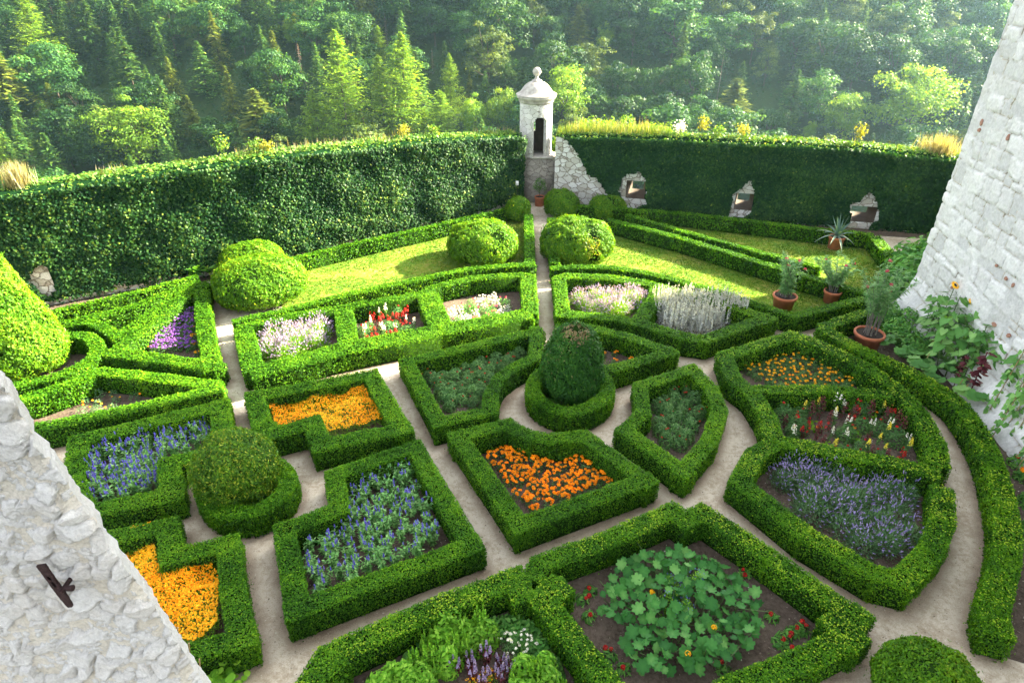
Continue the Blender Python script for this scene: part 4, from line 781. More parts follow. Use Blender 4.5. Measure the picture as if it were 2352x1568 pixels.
plant_bed([bushy('zinnia_plant', .2, .32, M['fern'], M['red'], nf, .024, 420, .075, .02) for nf in (1, 2, 0)], [(985, 862), (1200, 800), (1205, 812), (1140, 845), (1110, 895), (1090, 922), (1030, 928)], .22, 'ferny green plant with tiny red blossoms, left of the yew cone', 'bedding plant', 'ferny plants left of the yew cone', .17)
plant_bed([bushy('zinnia_plant', .2, .34, M['fern'], M['red'], nf, .024, 420, .075, .02) for nf in (1, 2, 0)], [(1508, 905), (1578, 880), (1618, 940), (1570, 1025), (1500, 990), (1518, 950)], .24, 'ferny green plant with tiny red blossoms, right of the yew cone', 'bedding plant', 'ferny plants right of the yew cone', .2)
lv = [lavender(.38, .5, M['lavleaf'], M['lav'], 70), lavender(.36, .46, M['lavleaf'], M['lav'], 22), lavender(.34, .5, M['lavleaf'], M['lav'], 100)]
plant_bed(lv, [(1775, 1072), (1850, 1060), (1960, 1100), (2090, 1130), (2100, 1200), (2075, 1262), (1990, 1248), (1860, 1175)], .36, 'purple lavender clump in the near bay of the compartmented hedge', 'lavender', 'purple lavender clumps', .2)
lp = [lavender(.36, .52, M['herb'], M['palelav'], 200, .046), lavender(.33, .5, M['herb'], M['palelav'], 170, .046)]
plant_bed(lp, [(600, 775), (735, 742), (745, 785), (620, 815)], .32, 'pale lilac lavender clump in the bay nearest the big mound', 'lavender', 'pale lavender next to the big mound', .2)
plant_bed(lp, [(1325, 678), (1480, 678), (1478, 700), (1420, 716), (1330, 706)], .34, 'pale lilac lavender clump beside the silver spikes', 'lavender', 'pale lavender beside the silver spikes', .2)
def silver():
    fo, fl = MB(), MB(); n = 500; p, d = dome(n, .33, .42, .2); fo.leaves(p, rdir(n), .10, .02, rng.uniform(0, 1, n), 0, unit(d+[0, 0, .8]), 0)
    for k in range(26):
        a, q = rng.uniform(0, 6.28), rng.uniform(0, .33); b = np.array([q*math.cos(a), q*math.sin(a), .25]); spike(fl, b, rng.uniform(.3, .6), .028, 40, .04)
    return Proto('silver_plant', [('foliage', fo, M['silver']), ('blossoms', fl, M['silver'])])
plant_bed([silver(), silver()], [(1512, 698), (1560, 690), (1640, 700), (1705, 725), (1610, 752), (1550, 745), (1515, 722)], .3, 'silvery white plant with tall spikes beside the pale lavender', 'silver plant', 'silver spiked plants', .2)
ce, snw, sny = spired('celosia_plant', M['maroon'], M['red'], .42, 3, .05), spired('snapdragon_plant', M['fern'], M['white'], .5, 2, .032), spired('snapdragon_plant', M['fern'], M['lemon'], .45, 2, .038)
cm, gre = spired('amaranth_plant', M['maroon'], M['maroon'], .5, 3, .045), bushy('nasturtium_plant', .18, .2, M['herb'], M['orange'], 1, .03, 40, .08, .07)
grn = bushy('foliage_plant', .24, .36, M['fern'], M['red'], 1, .035, 480, .08, .02)
for px, where, mind in (([(838, 722), (930, 705), (960, 742), (870, 778), (832, 768)], 'in the middle bay between the pale lavender and the pink flowers', .2), ([(1798, 930), (1900, 908), (2055, 938), (2098, 1035), (2060, 1052), (1960, 1046), (1815, 1003)], 'in the middle bay of the compartmented hedge', .19)):
    for k, q in enumerate(scatter(WP(px, .3), mind, most=70)):
        r = random.random(); far = px[0][0] < 1000
        pr = (ce if r < .6 else snw if r < .75 else grn) if far else (snw if r < .17 else sny if r < .3 else cm if r < .5 else ce if r < .62 else gre if r < .74 else grn)
        what = {'celosia_plant': 'red feathery celosia plant', 'snapdragon_plant': 'white snapdragon plant' if pr is snw else 'yellow snapdragon plant', 'amaranth_plant': 'dark maroon amaranth plant', 'nasturtium_plant': 'round-leaved plant with an orange blossom', 'foliage_plant': 'bushy dark green plant'}[pr.name]
        pr.place((q[0], q[1], 0), what+' '+where, {'celosia_plant': 'celosia', 'snapdragon_plant': 'snapdragon', 'amaranth_plant': 'amaranth', 'nasturtium_plant': 'nasturtium', 'foliage_plant': 'plant'}[pr.name], what.replace(' plant', ' plants')+' '+where[:60], None, random.uniform(.8, 1.15))
pk = [bushy('pink_flower_plant', .17, .34, M['sage'], M['pink'], nf, .04, 120, .08, .022, .8) for nf in (1, 2, 1)]
pk2 = bushy('white_flower_plant', .17, .32, M['silver'], M['white'], 4, .03, 110, .08, .02)
for k, q in enumerate(scatter(WP([(1025, 705), (1130, 672), (1172, 690), (1150, 725), (1045, 735)], .3), .2, most=50)):
    w_ = k % 2; (pk2 if w_ else pk[k % 3]).place((q[0], q[1], 0), 'pale-leaved plant with white flowers in the bay next to the middle path' if w_ else 'plant with pink flower heads in the bay next to the middle path', 'flower', 'white flowers by the middle path' if w_ else 'pink flowers by the middle path', None, random.uniform(.8, 1.1))
vi = [bushy('ageratum_plant', .16, .24, M['fern'], M['violet'], nf, .04, 110, .05, .025, .4, 14) for nf in (9, 7)]
plant_bed(vi, [(432, 690), (440, 790), (350, 800), (345, 770), (395, 718)], .17, 'purple-flowered plant inside the three-cornered hedge', 'flower', 'purple flowers in the three-cornered bed', .2)
yb = bushy('marigold_plant', .09, .15, M['fern'], M['yellow'], 4, .032)
for px, py in ((438, 705), (441, 728), (443, 748), (446, 768), (449, 788), (452, 806), (341, 782), (346, 795), (352, 772), (436, 770), (440, 790)): yb.place(W(px, py, .15)*[1, 1, 0], 'small yellow marigold plant edging the purple flowers', 'marigold', 'yellow marigolds edging the purple bed')
for px in np.linspace(150, 290, 15): yb.place(W(px, 735-.28*(px-150), .1)*[1, 1, 0], 'small yellow marigold plant in the row under the ivy wall', 'marigold', 'yellow row under the ivy wall', None, .9)
sp = [bushy('sparse_plant', .15, .2, M['lavleaf'], M['orange'], 1, .03, 70, .06, .02), bushy('sparse_plant', .14, .18, M['lavleaf'], M['yellow'], 2, .03, 70, .06, .02)]
plant_bed(sp, [(205, 905), (240, 892), (330, 905), (250, 935), (160, 945)], .3, 'low sparse plant with few orange and yellow blossoms inside the pointed hedge', 'bedding plant', 'sparse plants in the pointed bed', .15, most=30)

# carpets of tiny blossoms that nobody could count
def carpet(px, z, h, n, cols, seed):
    P = WP(px, z); lo, hi = P.min(0), P.max(0); q = rng.uniform(lo, hi, (n*2, 2)); q = q[inpoly(q[:, 0], q[:, 1], P)]; m = len(q)
    hz = h*(.35+1.15*fbm(q[:, 0]*2.0, q[:, 1]*2.0, seed)); lf, fl = MB(), MB()
    for k in range(3): lf.leaves(np.concatenate([q+rng.normal(size=(m, 2))*.02, (hz*rng.uniform(.35, .98, m))[:, None]], 1), rdir(m)+[0, 0, .4], .05, .012, rng.uniform(0, 1, m))
    tone = fbm(q[:, 0]*1.5+3, q[:, 1]*1.5, seed+1)
    mats = np.where(tone+rng.normal(size=m)*.05 > cols, 1, 0)
    for mt in (0, 1):
        k = mats == mt; c = k.sum(); s = rng.uniform(.022, .036, c)
        fl.leaves(np.concatenate([q[k], (hz[k]+rng.uniform(-.02, .025, c))[:, None]], 1), unit(np.array([0, 0, 1.])+rdir(c)*.5), s, s, rng.uniform(0, 1, c), mt)
        fl.leaves(np.concatenate([q[k], (hz[k]+rng.uniform(-.02, .025, c))[:, None]], 1), unit(np.array([0, 0, 1.])+rdir(c)*.5), s, s, rng.uniform(0, 1, c), mt)
    root = thing('flower_carpet', None, None, (*P.mean(0), 0)); root['kind'] = 'stuff'
    part('foliage', lf, M['herb'], root)['kind'] = 'stuff'; part('blossoms', fl, [M['yellow'], M['gold']], root)['kind'] = 'stuff'; return root
tag(carpet([(615, 922), (828, 868), (850, 915), (888, 962), (750, 1000), (735, 955), (635, 982)], .25, .34, 4300, .47, 21), 'orange and yellow carpet of tiny blossoms inside the notched hedge', 'flower carpet')
tag(carpet([(255, 1225), (352, 1205), (366, 1300), (430, 1290), (490, 1290), (505, 1330), (500, 1440), (445, 1472), (340, 1440), (230, 1330)], .25, .34, 6500, .5, 27), 'yellow and orange carpet of tiny blossoms beside the rough buttress', 'flower carpet')
# ------------------------------------------------------------------ squash plant and herb bed in the nearest beds
LOBED = [(0, 0), (-.12, .22), (-.08, .42), (.1, .36), (.22, .55), (.42, .5), (.5, .38), (.68, .5), (.84, .34), (.78, .2), (1.02, 0), (.78, -.2), (.84, -.34), (.68, -.5), (.5, -.38), (.42, -.5), (.22, -.55), (.1, -.36), (-.08, -.42), (-.12, -.22)]
HEART = [(0, 0), (-.12, .18), (-.08, .36), (.12, .44), (.4, .38), (.7, .2), (1.0, 0), (.7, -.2), (.4, -.38), (.12, -.44), (-.08, -.36), (-.12, -.18)]
OVAL = [(0, 0), (.2, .2), (.5, .28), (.8, .18), (1, 0), (.8, -.18), (.5, -.28), (.2, -.2)]
ROUND = [(0.05, .1), (.1, .36), (.35, .52), (.65, .5), (.9, .3), (1, 0), (.9, -.3), (.65, -.5), (.35, -.52), (.1, -.36), (.05, -.1)]
sq = W(1560, 1420); root = thing('squash_plant', 'sprawling squash plant with large lobed leaves inside the jagged hedge', 'squash', sq)
lf, st, fl = MB(), MB(), MB()
area = WP([(1395, 1330), (1440, 1280), (1560, 1262), (1625, 1275), (1700, 1330), (1740, 1370), (1745, 1440), (1690, 1490), (1610, 1530), (1470, 1530), (1440, 1480), (1460, 1430), (1385, 1400)], .35)
pts = scatter(area, .095, n=14000, most=300); c = area.mean(0)
for q in pts:
    e = np.array([*(q-c), 0]); rr = np.linalg.norm(e); z = (.46-.22*min(1, rr/1.3)**2)*rng.uniform(.65, 1.2); stalk = np.array([q[0], q[1], z])
    st.tube([(q[0]*.8+c[0]*.2, q[1]*.8+c[1]*.2, .03), (q[0], q[1], z*.6), stalk], .008, 4, .4)
    out = unit(e+rdir(1)[0]*[.8, .8, 0]+[0, 0, -.25]); lf.shaped(LOBED, stalk[None], unit(np.array([[0, -.12, 1.]])+rdir(1)*.6), out[None], rng.uniform(.1, .2), np.clip(rng.normal(.33, .22), 0, 1), 0, .22, .05, .3)
for k in range(26): q = pts[rng.integers(len(pts))]; st.tube([(q[0], q[1], .1), (q[0]+rng.normal()*.15, q[1]+rng.normal()*.15, .3), (q[0]+rng.normal()*.3, q[1]+rng.normal()*.3, .2+rng.uniform(0, .2))], .006, 4)
for px, py in ((1580, 1500), (1498, 1360), (1640, 1440)): head(fl, W(px, py, .42), .05, 14, .8)
part('vines', st, M['stem'], root); part('foliage', lf, M['squash'], root); part('blossoms', fl, M['yellow'], root)
bo = [bushy('borage_plant', .2, .62, M['herb'], M['blue'], 14, .018, 260, .05, .025, .9, 5)]
for k, (px, py) in enumerate(((1540, 1340), (1560, 1360), (1530, 1380), (1575, 1395), (1555, 1410), (1600, 1330))): bo[0].place(W(px, py, .3)*[1, 1, 0], 'tall fresh green plant with small blue flowers rising through the squash leaves', 'flower', 'blue flowered plants in the squash', None, .8)
cel = [bushy('celosia_plant', .13, .12, M['sage'], M['red'], nf, .04, 46, .12, .035, 1.0, 22) for nf in (1, 2)]
for k, (px, py) in enumerate(((1352, 1420), (1337, 1380), (1355, 1360), (1400, 1510), (1430, 1540), (1840, 1450), (1822, 1455), (1800, 1468), (1790, 1480), (1712, 1318), (1770, 1420), (1660, 1540), (1820, 1500))):
    cel[k % 2].place(W(px, py), 'small red-plumed celosia plant on the bare soil around the squash', 'celosia', 'red celosia around the squash')
ba = [bushy('basil_plant', .22, .52, M['herb'], M['herb'], 0, .03, 420, .075, .038), bushy('basil_plant', .2, .44, M['herb'], M['herb'], 0, .03, 380, .09, .042), spired('basil_plant', M['herb'], M['herb'], .5, 9, .014, 260, .1, .05)]
plant_bed(ba, [(868, 1560), (950, 1490), (1030, 1425), (1120, 1420), (1125, 1450), (1060, 1500), (1000, 1540), (960, 1590), (860, 1620)], .17, 'fresh bright green basil plant in the near herb bed', 'herb', 'basil in the herb bed', .3)
plant_bed(ba, [(1180, 1540), (1240, 1500), (1290, 1560), (1320, 1640), (1190, 1640)], .18, 'fresh green basil plant behind the sage, by the squash hedge', 'herb', 'basil by the squash hedge', .3)
sg = [bushy('sage_plant', .17, .22, M['sage'], M['sage'], 0, .03, 120, .1, .05), bushy('sage_plant', .15, .2, M['sage'], M['sage'], 0, .03, 110, .1, .05)]
plant_bed(sg, [(1130, 1415), (1215, 1420), (1262, 1490), (1310, 1580), (1330, 1640), (1290, 1640), (1230, 1500), (1180, 1440), (1125, 1440)], .15, 'broad-leaved sage plant edging the near herb bed', 'herb', 'sage edging the herb bed', .2)
plant_bed(sg, [(830, 1590), (900, 1520), (950, 1480), (1000, 1440), (1005, 1455), (940, 1510), (860, 1600)], .17, 'broad-leaved plant along the path hedge of the herb bed', 'herb', 'sage along the path hedge', .2)
plant_bed([bushy('daisy_plant', .14, .3, M['fern'], M['white'], 9, .024, 160, .06, .01, .4, 12)], [(1150, 1450), (1210, 1448), (1218, 1482), (1165, 1488)], .17, 'white daisy plant in the middle of the near herb bed', 'flower', 'white daisies in the herb bed', .3)
plant_bed([spired('purple_basil_plant', M['maroon'], M['palelav'], .42, 5, .022, 120, .05, .025)], [(1040, 1530), (1110, 1490), (1170, 1500), (1180, 1560), (1100, 1560)], .17, 'dark purple basil plant with pale flower spikes in the near herb bed', 'herb', 'purple basil in the herb bed', .25)
plant_bed([bushy('marigold_plant', .15, .3, M['herb'], M['orange'], 26, .022, 160, .06, .012, .5, 8), bushy('marigold_plant', .15, .3, M['herb'], M['yellow'], 22, .022, 160, .06, .012, .5, 8)], [(1060, 1568), (1085, 1545), (1120, 1545), (1140, 1600), (1080, 1620), (1040, 1600)], .2, 'marigold plant with many tiny blossoms at the lower edge of the herb bed', 'marigold', 'tiny-flowered marigolds in the herb bed', .25)
na = bushy('nasturtium_plant', .2, .22, M['herb'], M['white'], 0, .02, 60, .1, .09)
fo = MB(); n = 60; p, d = dome(n, .3, .34, .4); fo.shaped(ROUND, p, unit(d*.4+np.array([0, 0, 1.])+rdir(n)*.4), d+rdir(n)*.5, rng.uniform(.07, .13, n), rng.uniform(0, 1, n)); nas = Proto('climbing_plant', [('foliage', fo, M['herb'])])
for px, py in ((470, 1556), (515, 1550), (500, 1580)): nas.place(W(px, py, .2)*[1, 1, 0], 'round-leaved plant at the foot of the rough buttress under the canes', 'plant', 'round-leaved plants under the canes')
def cane(label, a, b, group=None, r=.011): t = MB(); t.tube([a, b], r, 6); rt = thing('bamboo_cane', label, 'cane', (*np.asarray(a)[:2], 0), group); part('cane', t, M['cane'], rt); return rt
for (x0, y0, z0), (x1, y1, z1) in (((487, 1590, 0), (398, 1460, 1.1)), ((405, 1545, .3), (408, 1440, 1.2)), ((437, 1560, .2), (434, 1476, .9)), ((462, 1570, .2), (458, 1512, .7))): cane('thin bamboo cane leaning at the foot of the rough buttress', W(x0, y0, z0), W(x1, y1, z1), 'canes at the rough buttress')

# ------------------------------------------------------------------ planting along the big tower
def sunflower(h, heads, nl=15, seed=0):
    nl = int(nl*1.7)
    st, lf, pe, di = MB(), MB(), MB(), MB(); b = np.array([rng.normal()*.06, rng.normal()*.06, h]); st.tube([(0, 0, 0), b*.5+[.02, 0, 0], b], [.016, .013, .009], 6)
    q = rng.uniform(.22, .98, nl); az = rng.uniform(0, 6.28, nl); out = np.stack([np.cos(az), np.sin(az), .0*az], 1); ps = q[:, None]*b+out*.12
    for k in range(nl): st.tube([q[k]*b, ps[k]+[0, 0, .04]], .005, 3, cap=False)
    lf.shaped(HEART, ps+[0, 0, .04], unit(np.array([0, 0, 1.])+out*.45+rdir(nl)*.25), out+[0, 0, -.45], rng.uniform(.15, .29, nl), rng.uniform(0, 1, nl), 0, .1, .12, .25)
    for k in range(heads):
        c = b+[0, 0, .03] if k == 0 else b*rng.uniform(.75, .95)+[rng.normal()*.12, rng.normal()*.12, 0]; d = unit(np.array([rng.normal()*.4-.5, -.6, .7])); u = unit(np.cross(d, [0, 0, 1])); v = np.cross(d, u); n = 22; a = np.arange(n)*6.283/n
        o = np.cos(a)[:, None]*u+np.sin(a)[:, None]*v; pe.leaves(c+o*.085, np.tile(d, (n, 1))+o*.3, .09, .035, rng.uniform(0, 1, n), 0, o); di.add(np.concatenate([[c+d*.025], c+o*.05]), [[0, 1+i, 1+(i+1) % n] for i in range(n)])
    ps_ = [('stalk', st, M['stem']), ('foliage', lf, M['sunleaf'])]+([('petals', pe, M['yellow']), ('seed_disc', di, M['potsoil'])] if heads else [])
    return Proto('sunflower_plant', ps_)
s1, s0 = sunflower(1.75, 1), [sunflower(1.6, 0, 16), sunflower(1.4, 0, 14), sunflower(1.75, 0, 18)]
for px, py, hs, lb in ((2135, 770, 1.0, 'sunflower with its yellow head against the tower edge, tallest of the row'), (2175, 800, .92, 'sunflower with a half hidden yellow head in front of the white tower')): s1.place(W(px, py+20), lb, 'sunflower', 'flowering sunflowers at the tower', .4, hs)
for k, (px, py) in enumerate([(2108, 770), (2125, 800), (2150, 800), (2160, 830), (2185, 842), (2205, 830), (2215, 862), (2170, 860), (2235, 872), (2250, 850), (2192, 870), (2262, 880), (2150, 845), (2232, 845), (2205, 880), (2272, 898), (2255, 900), (2118, 785), (2140, 815), (2165, 815), (2190, 825), (2220, 845), (2245, 865), (2178, 838), (2210, 868), (2285, 915), (2300, 930), (2318, 955), (2290, 940)]): s0[k % 3].place(W(px, py+6), 'leafy flowerless sunflower plant in the row along the white tower', 'sunflower', 'leafy sunflowers along the tower', None, random.uniform(.75, 1.05))
am = MB(); af = MB(); am.tube([(0, 0, 0), (0.02, 0, 1.3)], .014, 6); n = 60; q = rng.uniform(.35, 1, n); az = rng.uniform(0, 6.28, n); o = np.stack([np.cos(az), np.sin(az), 0*az+.1], 1); af.shaped(OVAL, np.stack([0*q, 0*q, q*1.3], 1), o*.3+[0, 0, 1.], o, rng.uniform(.1, .22, n), rng.uniform(0, 1, n))
amp = Proto('amaranth_plant', [('stalk', am, M['maroon']), ('foliage', af, M['maroon'])])
for (px, py), lb in (((2222, 915), 'tall dark maroon castor plant among the sunflowers by the tower'), ((2190, 888), 'shorter dark maroon plant between the sunflowers and the path hedge')): amp.place(W(px, py), lb, 'maroon plant', None, None, 1.0 if px > 2200 else .7)
bigleaf = MB(); n = 26; az = rng.uniform(0, 6.28, n); o = np.stack([np.cos(az), np.sin(az), rng.uniform(-.2, .3, n)], 1); bigleaf.shaped(LOBED, o*[.28, .28, .1]+[0, 0, .35], o*.3+[0, 0, 1.]+rdir(n)*.2, o, rng.uniform(.2, .34, n), rng.uniform(0, 1, n)); bl = Proto('large_leaved_plant', [('foliage', bigleaf, M['sunleaf'])])
for px, py in ((2070, 810), (2095, 840), (2130, 858), (2055, 815), (2160, 882), (2235, 920), (2120, 815)): bl.place(W(px, py), 'low large-leaved plant between the path hedge and the sunflowers', 'plant', 'low large-leaved plants by the sunflowers', None, random.uniform(.8, 1.1))
bush = [bushy('dahlia_bush', .42, .62, M['sage'], M['red'], 0, .03, 620, .12, .05), bushy('dahlia_bush', .4, .55, M['sage'], M['red'], 0, .03, 560, .12, .05)]
for k, (px, py) in enumerate(((2010, 738), (2040, 748), (2055, 775), (2080, 790), (2075, 750), (2030, 722), (2095, 815))): bush[k % 2].place(W(px, py), 'leafy green bush behind the biggest oleander pot', 'bush', 'leafy bushes behind the biggest pot')
for k, (px, py) in enumerate(((2092, 620), (2118, 610), (2100, 645), (2120, 660), (2080, 660))): bush[k % 2].place(W(px, py+15), 'tall loose bush at the tower foot behind the lawn', 'bush', 'loose bushes at the tower foot', None, 2.2)
bush[0].place(W(2145, 560), 'dark bush in a shaded corner between the ivy wall and the tower', 'bush', None, None, .9)
# climbing beans on canes against the tower
cn = []
for k, (px, py) in enumerate(((2262, 960), (2285, 985), (2300, 1000), (2318, 1020), (2336, 1045), (2350, 1060), (2275, 1010), (2330, 1085))):
    a = W(px, py); b = a+[.25, .1, 1.75-.1*(k % 3)]; cane('upright garden cane carrying a bean vine against the white tower', a, b, 'bean canes against the tower', .009); cn.append((a, b))
for k, (a, b) in enumerate(cn):
    lf, st = MB(), MB(); n = 46; q = rng.uniform(.1, 1.02, n)[:, None]; az = rng.uniform(0, 6.28, n); o = np.stack([np.cos(az), np.sin(az), -.3+0*az], 1); lf.shaped(HEART, a+(b-a)*q+o*.06, o*.7+[-.3, -.2, .6]+rdir(n)*.3, o+[0, 0, -.5], rng.uniform(.07, .14, n), rng.uniform(0, 1, n))
    t = np.linspace(0, 1, 30)[:, None]; st.tube(a+(b-a)*t+np.concatenate([np.cos(t*40), np.sin(t*40), 0*t], 1)*.022, .005, 4)
    rt = thing('bean_vine', 'bean vine twining up a cane against the white tower', 'vine', a, 'bean vines against the tower'); part('stems', st, M['stem'], rt); part('foliage', lf, M['sunleaf'], rt)
for (p0, z0), (p1, z1) in ((((2115, 845), .0), ((2135, 812), .5)), (((2120, 812), 0), ((2145, 780), .5)), (((2190, 905), 0), ((2212, 870), .6)), (((2196, 915), 0), ((2225, 882), .5))): cane('short slanting cane between the path hedge and the sunflowers', W(*p0), W(*p1, z1), 'short slanting canes by the sunflowers', .009)
ob = bushy('marigold_plant', .17, .3, M['sage'], M['orange'], 2, .075, 170, .1, .04); orr = bushy('dahlia_plant', .16, .3, M['sage'], M['red'], 2, .05, 150, .1, .04)
ob.place(W(2345, 1100), 'large-headed orange marigold by the frame edge behind the path hedge', 'marigold'); orr.place(W(2328, 1068), 'deep red flowering plant by the bean canes behind the path hedge', 'flower')
for k, (px, py) in enumerate(((2345, 1060), (2350, 1160), (2345, 1230))): bush[1].place(W(px+14, py), 'leafy plant behind the path hedge at the frame edge', 'bush', 'leafy plants at the frame edge', None, .6)

# ------------------------------------------------------------------ pots
def pot(r, h, flare=1.25):
    b, s = MB(), MB(); k = r/flare; b.lathe([(.01, .0), (k, .0), (k+(r-k)*.8, h*.8), (r*1.06, h*.82), (r*1.08, h*.96), (r*1.04, h), (r*.94, h), (r*.92, h*.9)], seg=36)
    s.lathe([(r*.93, h*.9), (.5*r, h*.92), (.003, h*.93)], seg=24); return b, s
def oleander(r, hp, h, spread, nb, bare, seed):
    b, s = pot(r, hp); st, lf, fl = MB(), MB(), MB()
    for k in range(nb):
        az = rng.uniform(0, 6.28); o = np.array([math.cos(az), math.sin(az), 0]); top = o*spread*rng.uniform(.3, 1)+[0, 0, hp+h*rng.uniform(.75, 1)]; p = [np.array([o[0]*.4*r, o[1]*.4*r, hp*.85]), top*[.35, .35, 1]*np.array([1, 1, .62]), top]; st.tube(p, [.009, .007, .004], 5, cap=False)
        n = 75; q = rng.uniform(bare, 1.03, n)[:, None]; base = np.where(q < .6, p[0]+(p[1]-p[0])*q/.6, p[1]+(p[2]-p[1])*(q-.6)/.4); a2 = rng.uniform(0, 6.28, n); d = unit(np.stack([np.cos(a2), np.sin(a2), rng.uniform(-.1, .9, n)], 1))
        lf.leaves(base+d*.07, unit(np.array([0, 0, 1.])+rdir(n)*.5), .17, .036, rng.uniform(0, 1, n), 0, d)
        if k % 6 == 0: head(fl, top+[0, 0, .03], .055, 18, .8)
    return Proto('potted_oleander', [('pot', b, M['terracotta']), ('soil', s, M['potsoil'], 'pot'), ('stems', st, M['greybark']), ('foliage', lf, M['oleander']), ('blossoms', fl, M['pink'])])
oleander(.33, .42, 1.15, .5, 20, .15, 1).place(W(1797, 706), 'oleander in a wide terracotta pot on the lawn, nearest the silver plants', 'potted plant', 'oleanders in terracotta pots', 0)
oleander(.24, .4, 1.05, .7, 16, .35, 2).place(W(1906, 694), 'oleander with few pink blossoms in the narrower pot near the lawn corner', 'potted plant', 'oleanders in terracotta pots', 0)
oleander(.36, .46, 1.75, .85, 26, .5, 3).place(W(1987, 797), 'bare-stemmed oleander with pink blossoms in the biggest terracotta pot on bare soil', 'potted plant', 'oleanders in terracotta pots', 0)
b, s = pot(.26, .46, 1.15); ag = MB(); n = 26
for k in range(n):
    az = k*2.4; el = .25+1.2*(k/n); o = np.array([math.cos(az), math.sin(az), 0]); L_ = rng.uniform(.65, .95); t = np.linspace(0, 1, 9); bend = 1.0*(1-k/n)*t**2*.9
    P = o*(L_*t*math.cos(el))[:, None]+np.outer(L_*t*math.sin(el)-bend*L_*.75, [0, 0, 1])+[0, 0, .44]; w = .05*np.sin(np.clip(t*2.6+.5, 0, math.pi))*(1-t*.6)+.004; sdv = np.cross(o, [0, 0, 1]); V = np.stack([P-sdv*w[:, None]+[0, 0, .018], P, P+sdv*w[:, None]+[0, 0, .018]], 1)
    ag.grid(V, np.broadcast_to(np.array([1.0, .35, 1.0]) if k < 9 else np.array([.5, .3, .5]), (9, 3)))
Proto('potted_agave', [('pot', b, M['terracotta']), ('soil', s, M['potsoil'], 'pot'), ('foliage', ag, M['agave'])]).place(W(1916, 570), 'blue-green agave with curling pale-edged leaves in a terracotta pot on the shaded lawn', 'potted plant')
b, s = pot(.2, .4, 1.1); st, lf = MB(), MB(); st.tube([(0, 0, .3), (0, 0, 1.0)], .012, 6); p, d = dome(320, .3, .55); lf.leaves(p+[0, 0, .65], rdir(320), .1, .03, rng.uniform(0, 1, 320)); Proto('potted_shrub', [('pot', b, M['terracotta']), ('soil', s, M['potsoil'], 'pot'), ('stems', st, M['bark']), ('foliage', lf, M['fern'])]).place(W(1239, 472), 'small feathery shrub in a terracotta pot at the end of the middle path', 'potted plant')
b, s = pot(.2, .36, 1.15); lf = MB(); p, d = dome(150, .3, .3); lf.leaves(p+[0, 0, .34], rdir(150), .12, .05, rng.uniform(0, 1, 150)); Proto('potted_shrub', [('pot', b, M['terracotta']), ('soil', s, M['potsoil'], 'pot'), ('foliage', lf, M['sage'])]).place(W(2138, 640-72), 'terracotta pot half hidden by the tower edge in the shaded corner', 'potted plant')

# hostas and other broad leaves under the ivy
fo = MB(); n = 34; az = rng.uniform(0, 6.28, n); o = np.stack([np.cos(az), np.sin(az), rng.uniform(.1, .9, n)], 1); fo.shaped(OVAL, o*[.12, .12, .2]+[0, 0, .12], o*[-.5, -.5, 0]+[0, 0, 1.]+rdir(n)*.2, o, rng.uniform(.22, .36, n), rng.uniform(0, 1, n), 0, .25); ho = Proto('broad_leaved_plant', [('foliage', fo, M['sage'])])
for px, py in ((1005, 508), (1030, 500), (1055, 492), (1080, 484), (1040, 488), (1100, 478), (960, 518), (1125, 472), (1060, 482)): ho.place(W(px, py-4), 'broad-leaved plant between the lawn hedge and the foot of the ivy', 'plant', 'broad-leaved plants under the ivy', None, random.uniform(.8, 1.2))
for px, py in ((475, 640), (490, 634), (462, 632)): ho.place(W(px, py), 'large grey-green broad-leaved plant at the far end of the narrow path', 'plant', 'grey-green plants at the path end', None, 1.35)

# weeds standing on the wall tops
gr = []
def weed(px, py, pl, top, hgt, mat, label, cat='weed', n=170, wide=.22):
    s, _ = wall_s(pl, px, py+4); p, t = at_s(pl, np.array([s])); nr = np.array([-t[0, 1], t[0, 0]]); q = p[0]+nr*.4; z = float(topz(pl, np.array([s]), top)[0]); st, lf = MB(), MB()
    for k in range(7): a = rng.uniform(0, 6.28); st.tube([(q[0], q[1], z-.05), (q[0]+wide*.6*math.cos(a), q[1]+wide*.6*math.sin(a), z+hgt*.8)], .007, 3, cap=False)
    pp = rng.normal(size=(n, 3))*[wide*.5, wide*.5, hgt*.18]+[q[0], q[1], z+hgt*.72]; lf.leaves(pp, rdir(n), .085, .05, rng.uniform(0, 1, n)); r = thing('wall_weed', label, cat, (q[0], q[1], z)); part('stems', st, M['stem'], r); part('foliage', lf, M[mat], r)
for a in ((1560, 310, RW, RTOP, .55, 'white', 'white-flowered weed on the right wall top, first right of the grass'), (1612, 318, RW, RTOP, .75, 'dryy', 'tall yellow-green weed on the wall top above the middle loophole'), (1650, 320, RW, RTOP, .45, 'ivytop', 'thin green weed between two yellow weeds on the wall top'), (1705, 324, RW, RTOP, .5, 'dryy', 'round yellow weed on the wall top, second of its kind from the turret'), (1975, 342, RW, RTOP, .75, 'dryy', 'upright yellow weed on the wall top near the big tower'),
          (520, 375, LW, LTOP, .75, 'ivytop', 'tall thin flowering weed on the left wall top'), (600, 365, LW, LTOP, .5, 'ivytop', 'slender weed stalk on the left wall top beside a yellow weed'), (625, 364, LW, LTOP, .4, 'dryy', 'yellow weed beside the slender stalk on the left wall top'), (940, 330, LW, LTOP, .5, 'dryy', 'pale weed on the left wall top below the tall larch'), (1010, 326, LW, LTOP, .45, 'ivytop', 'leafy weed on the left wall top towards the turret')):
    M.setdefault('dryy', tri('yellow_weed', (.13, .17, .02), (.24, .25, .035), (.34, .32, .07), .4)); weed(*a)
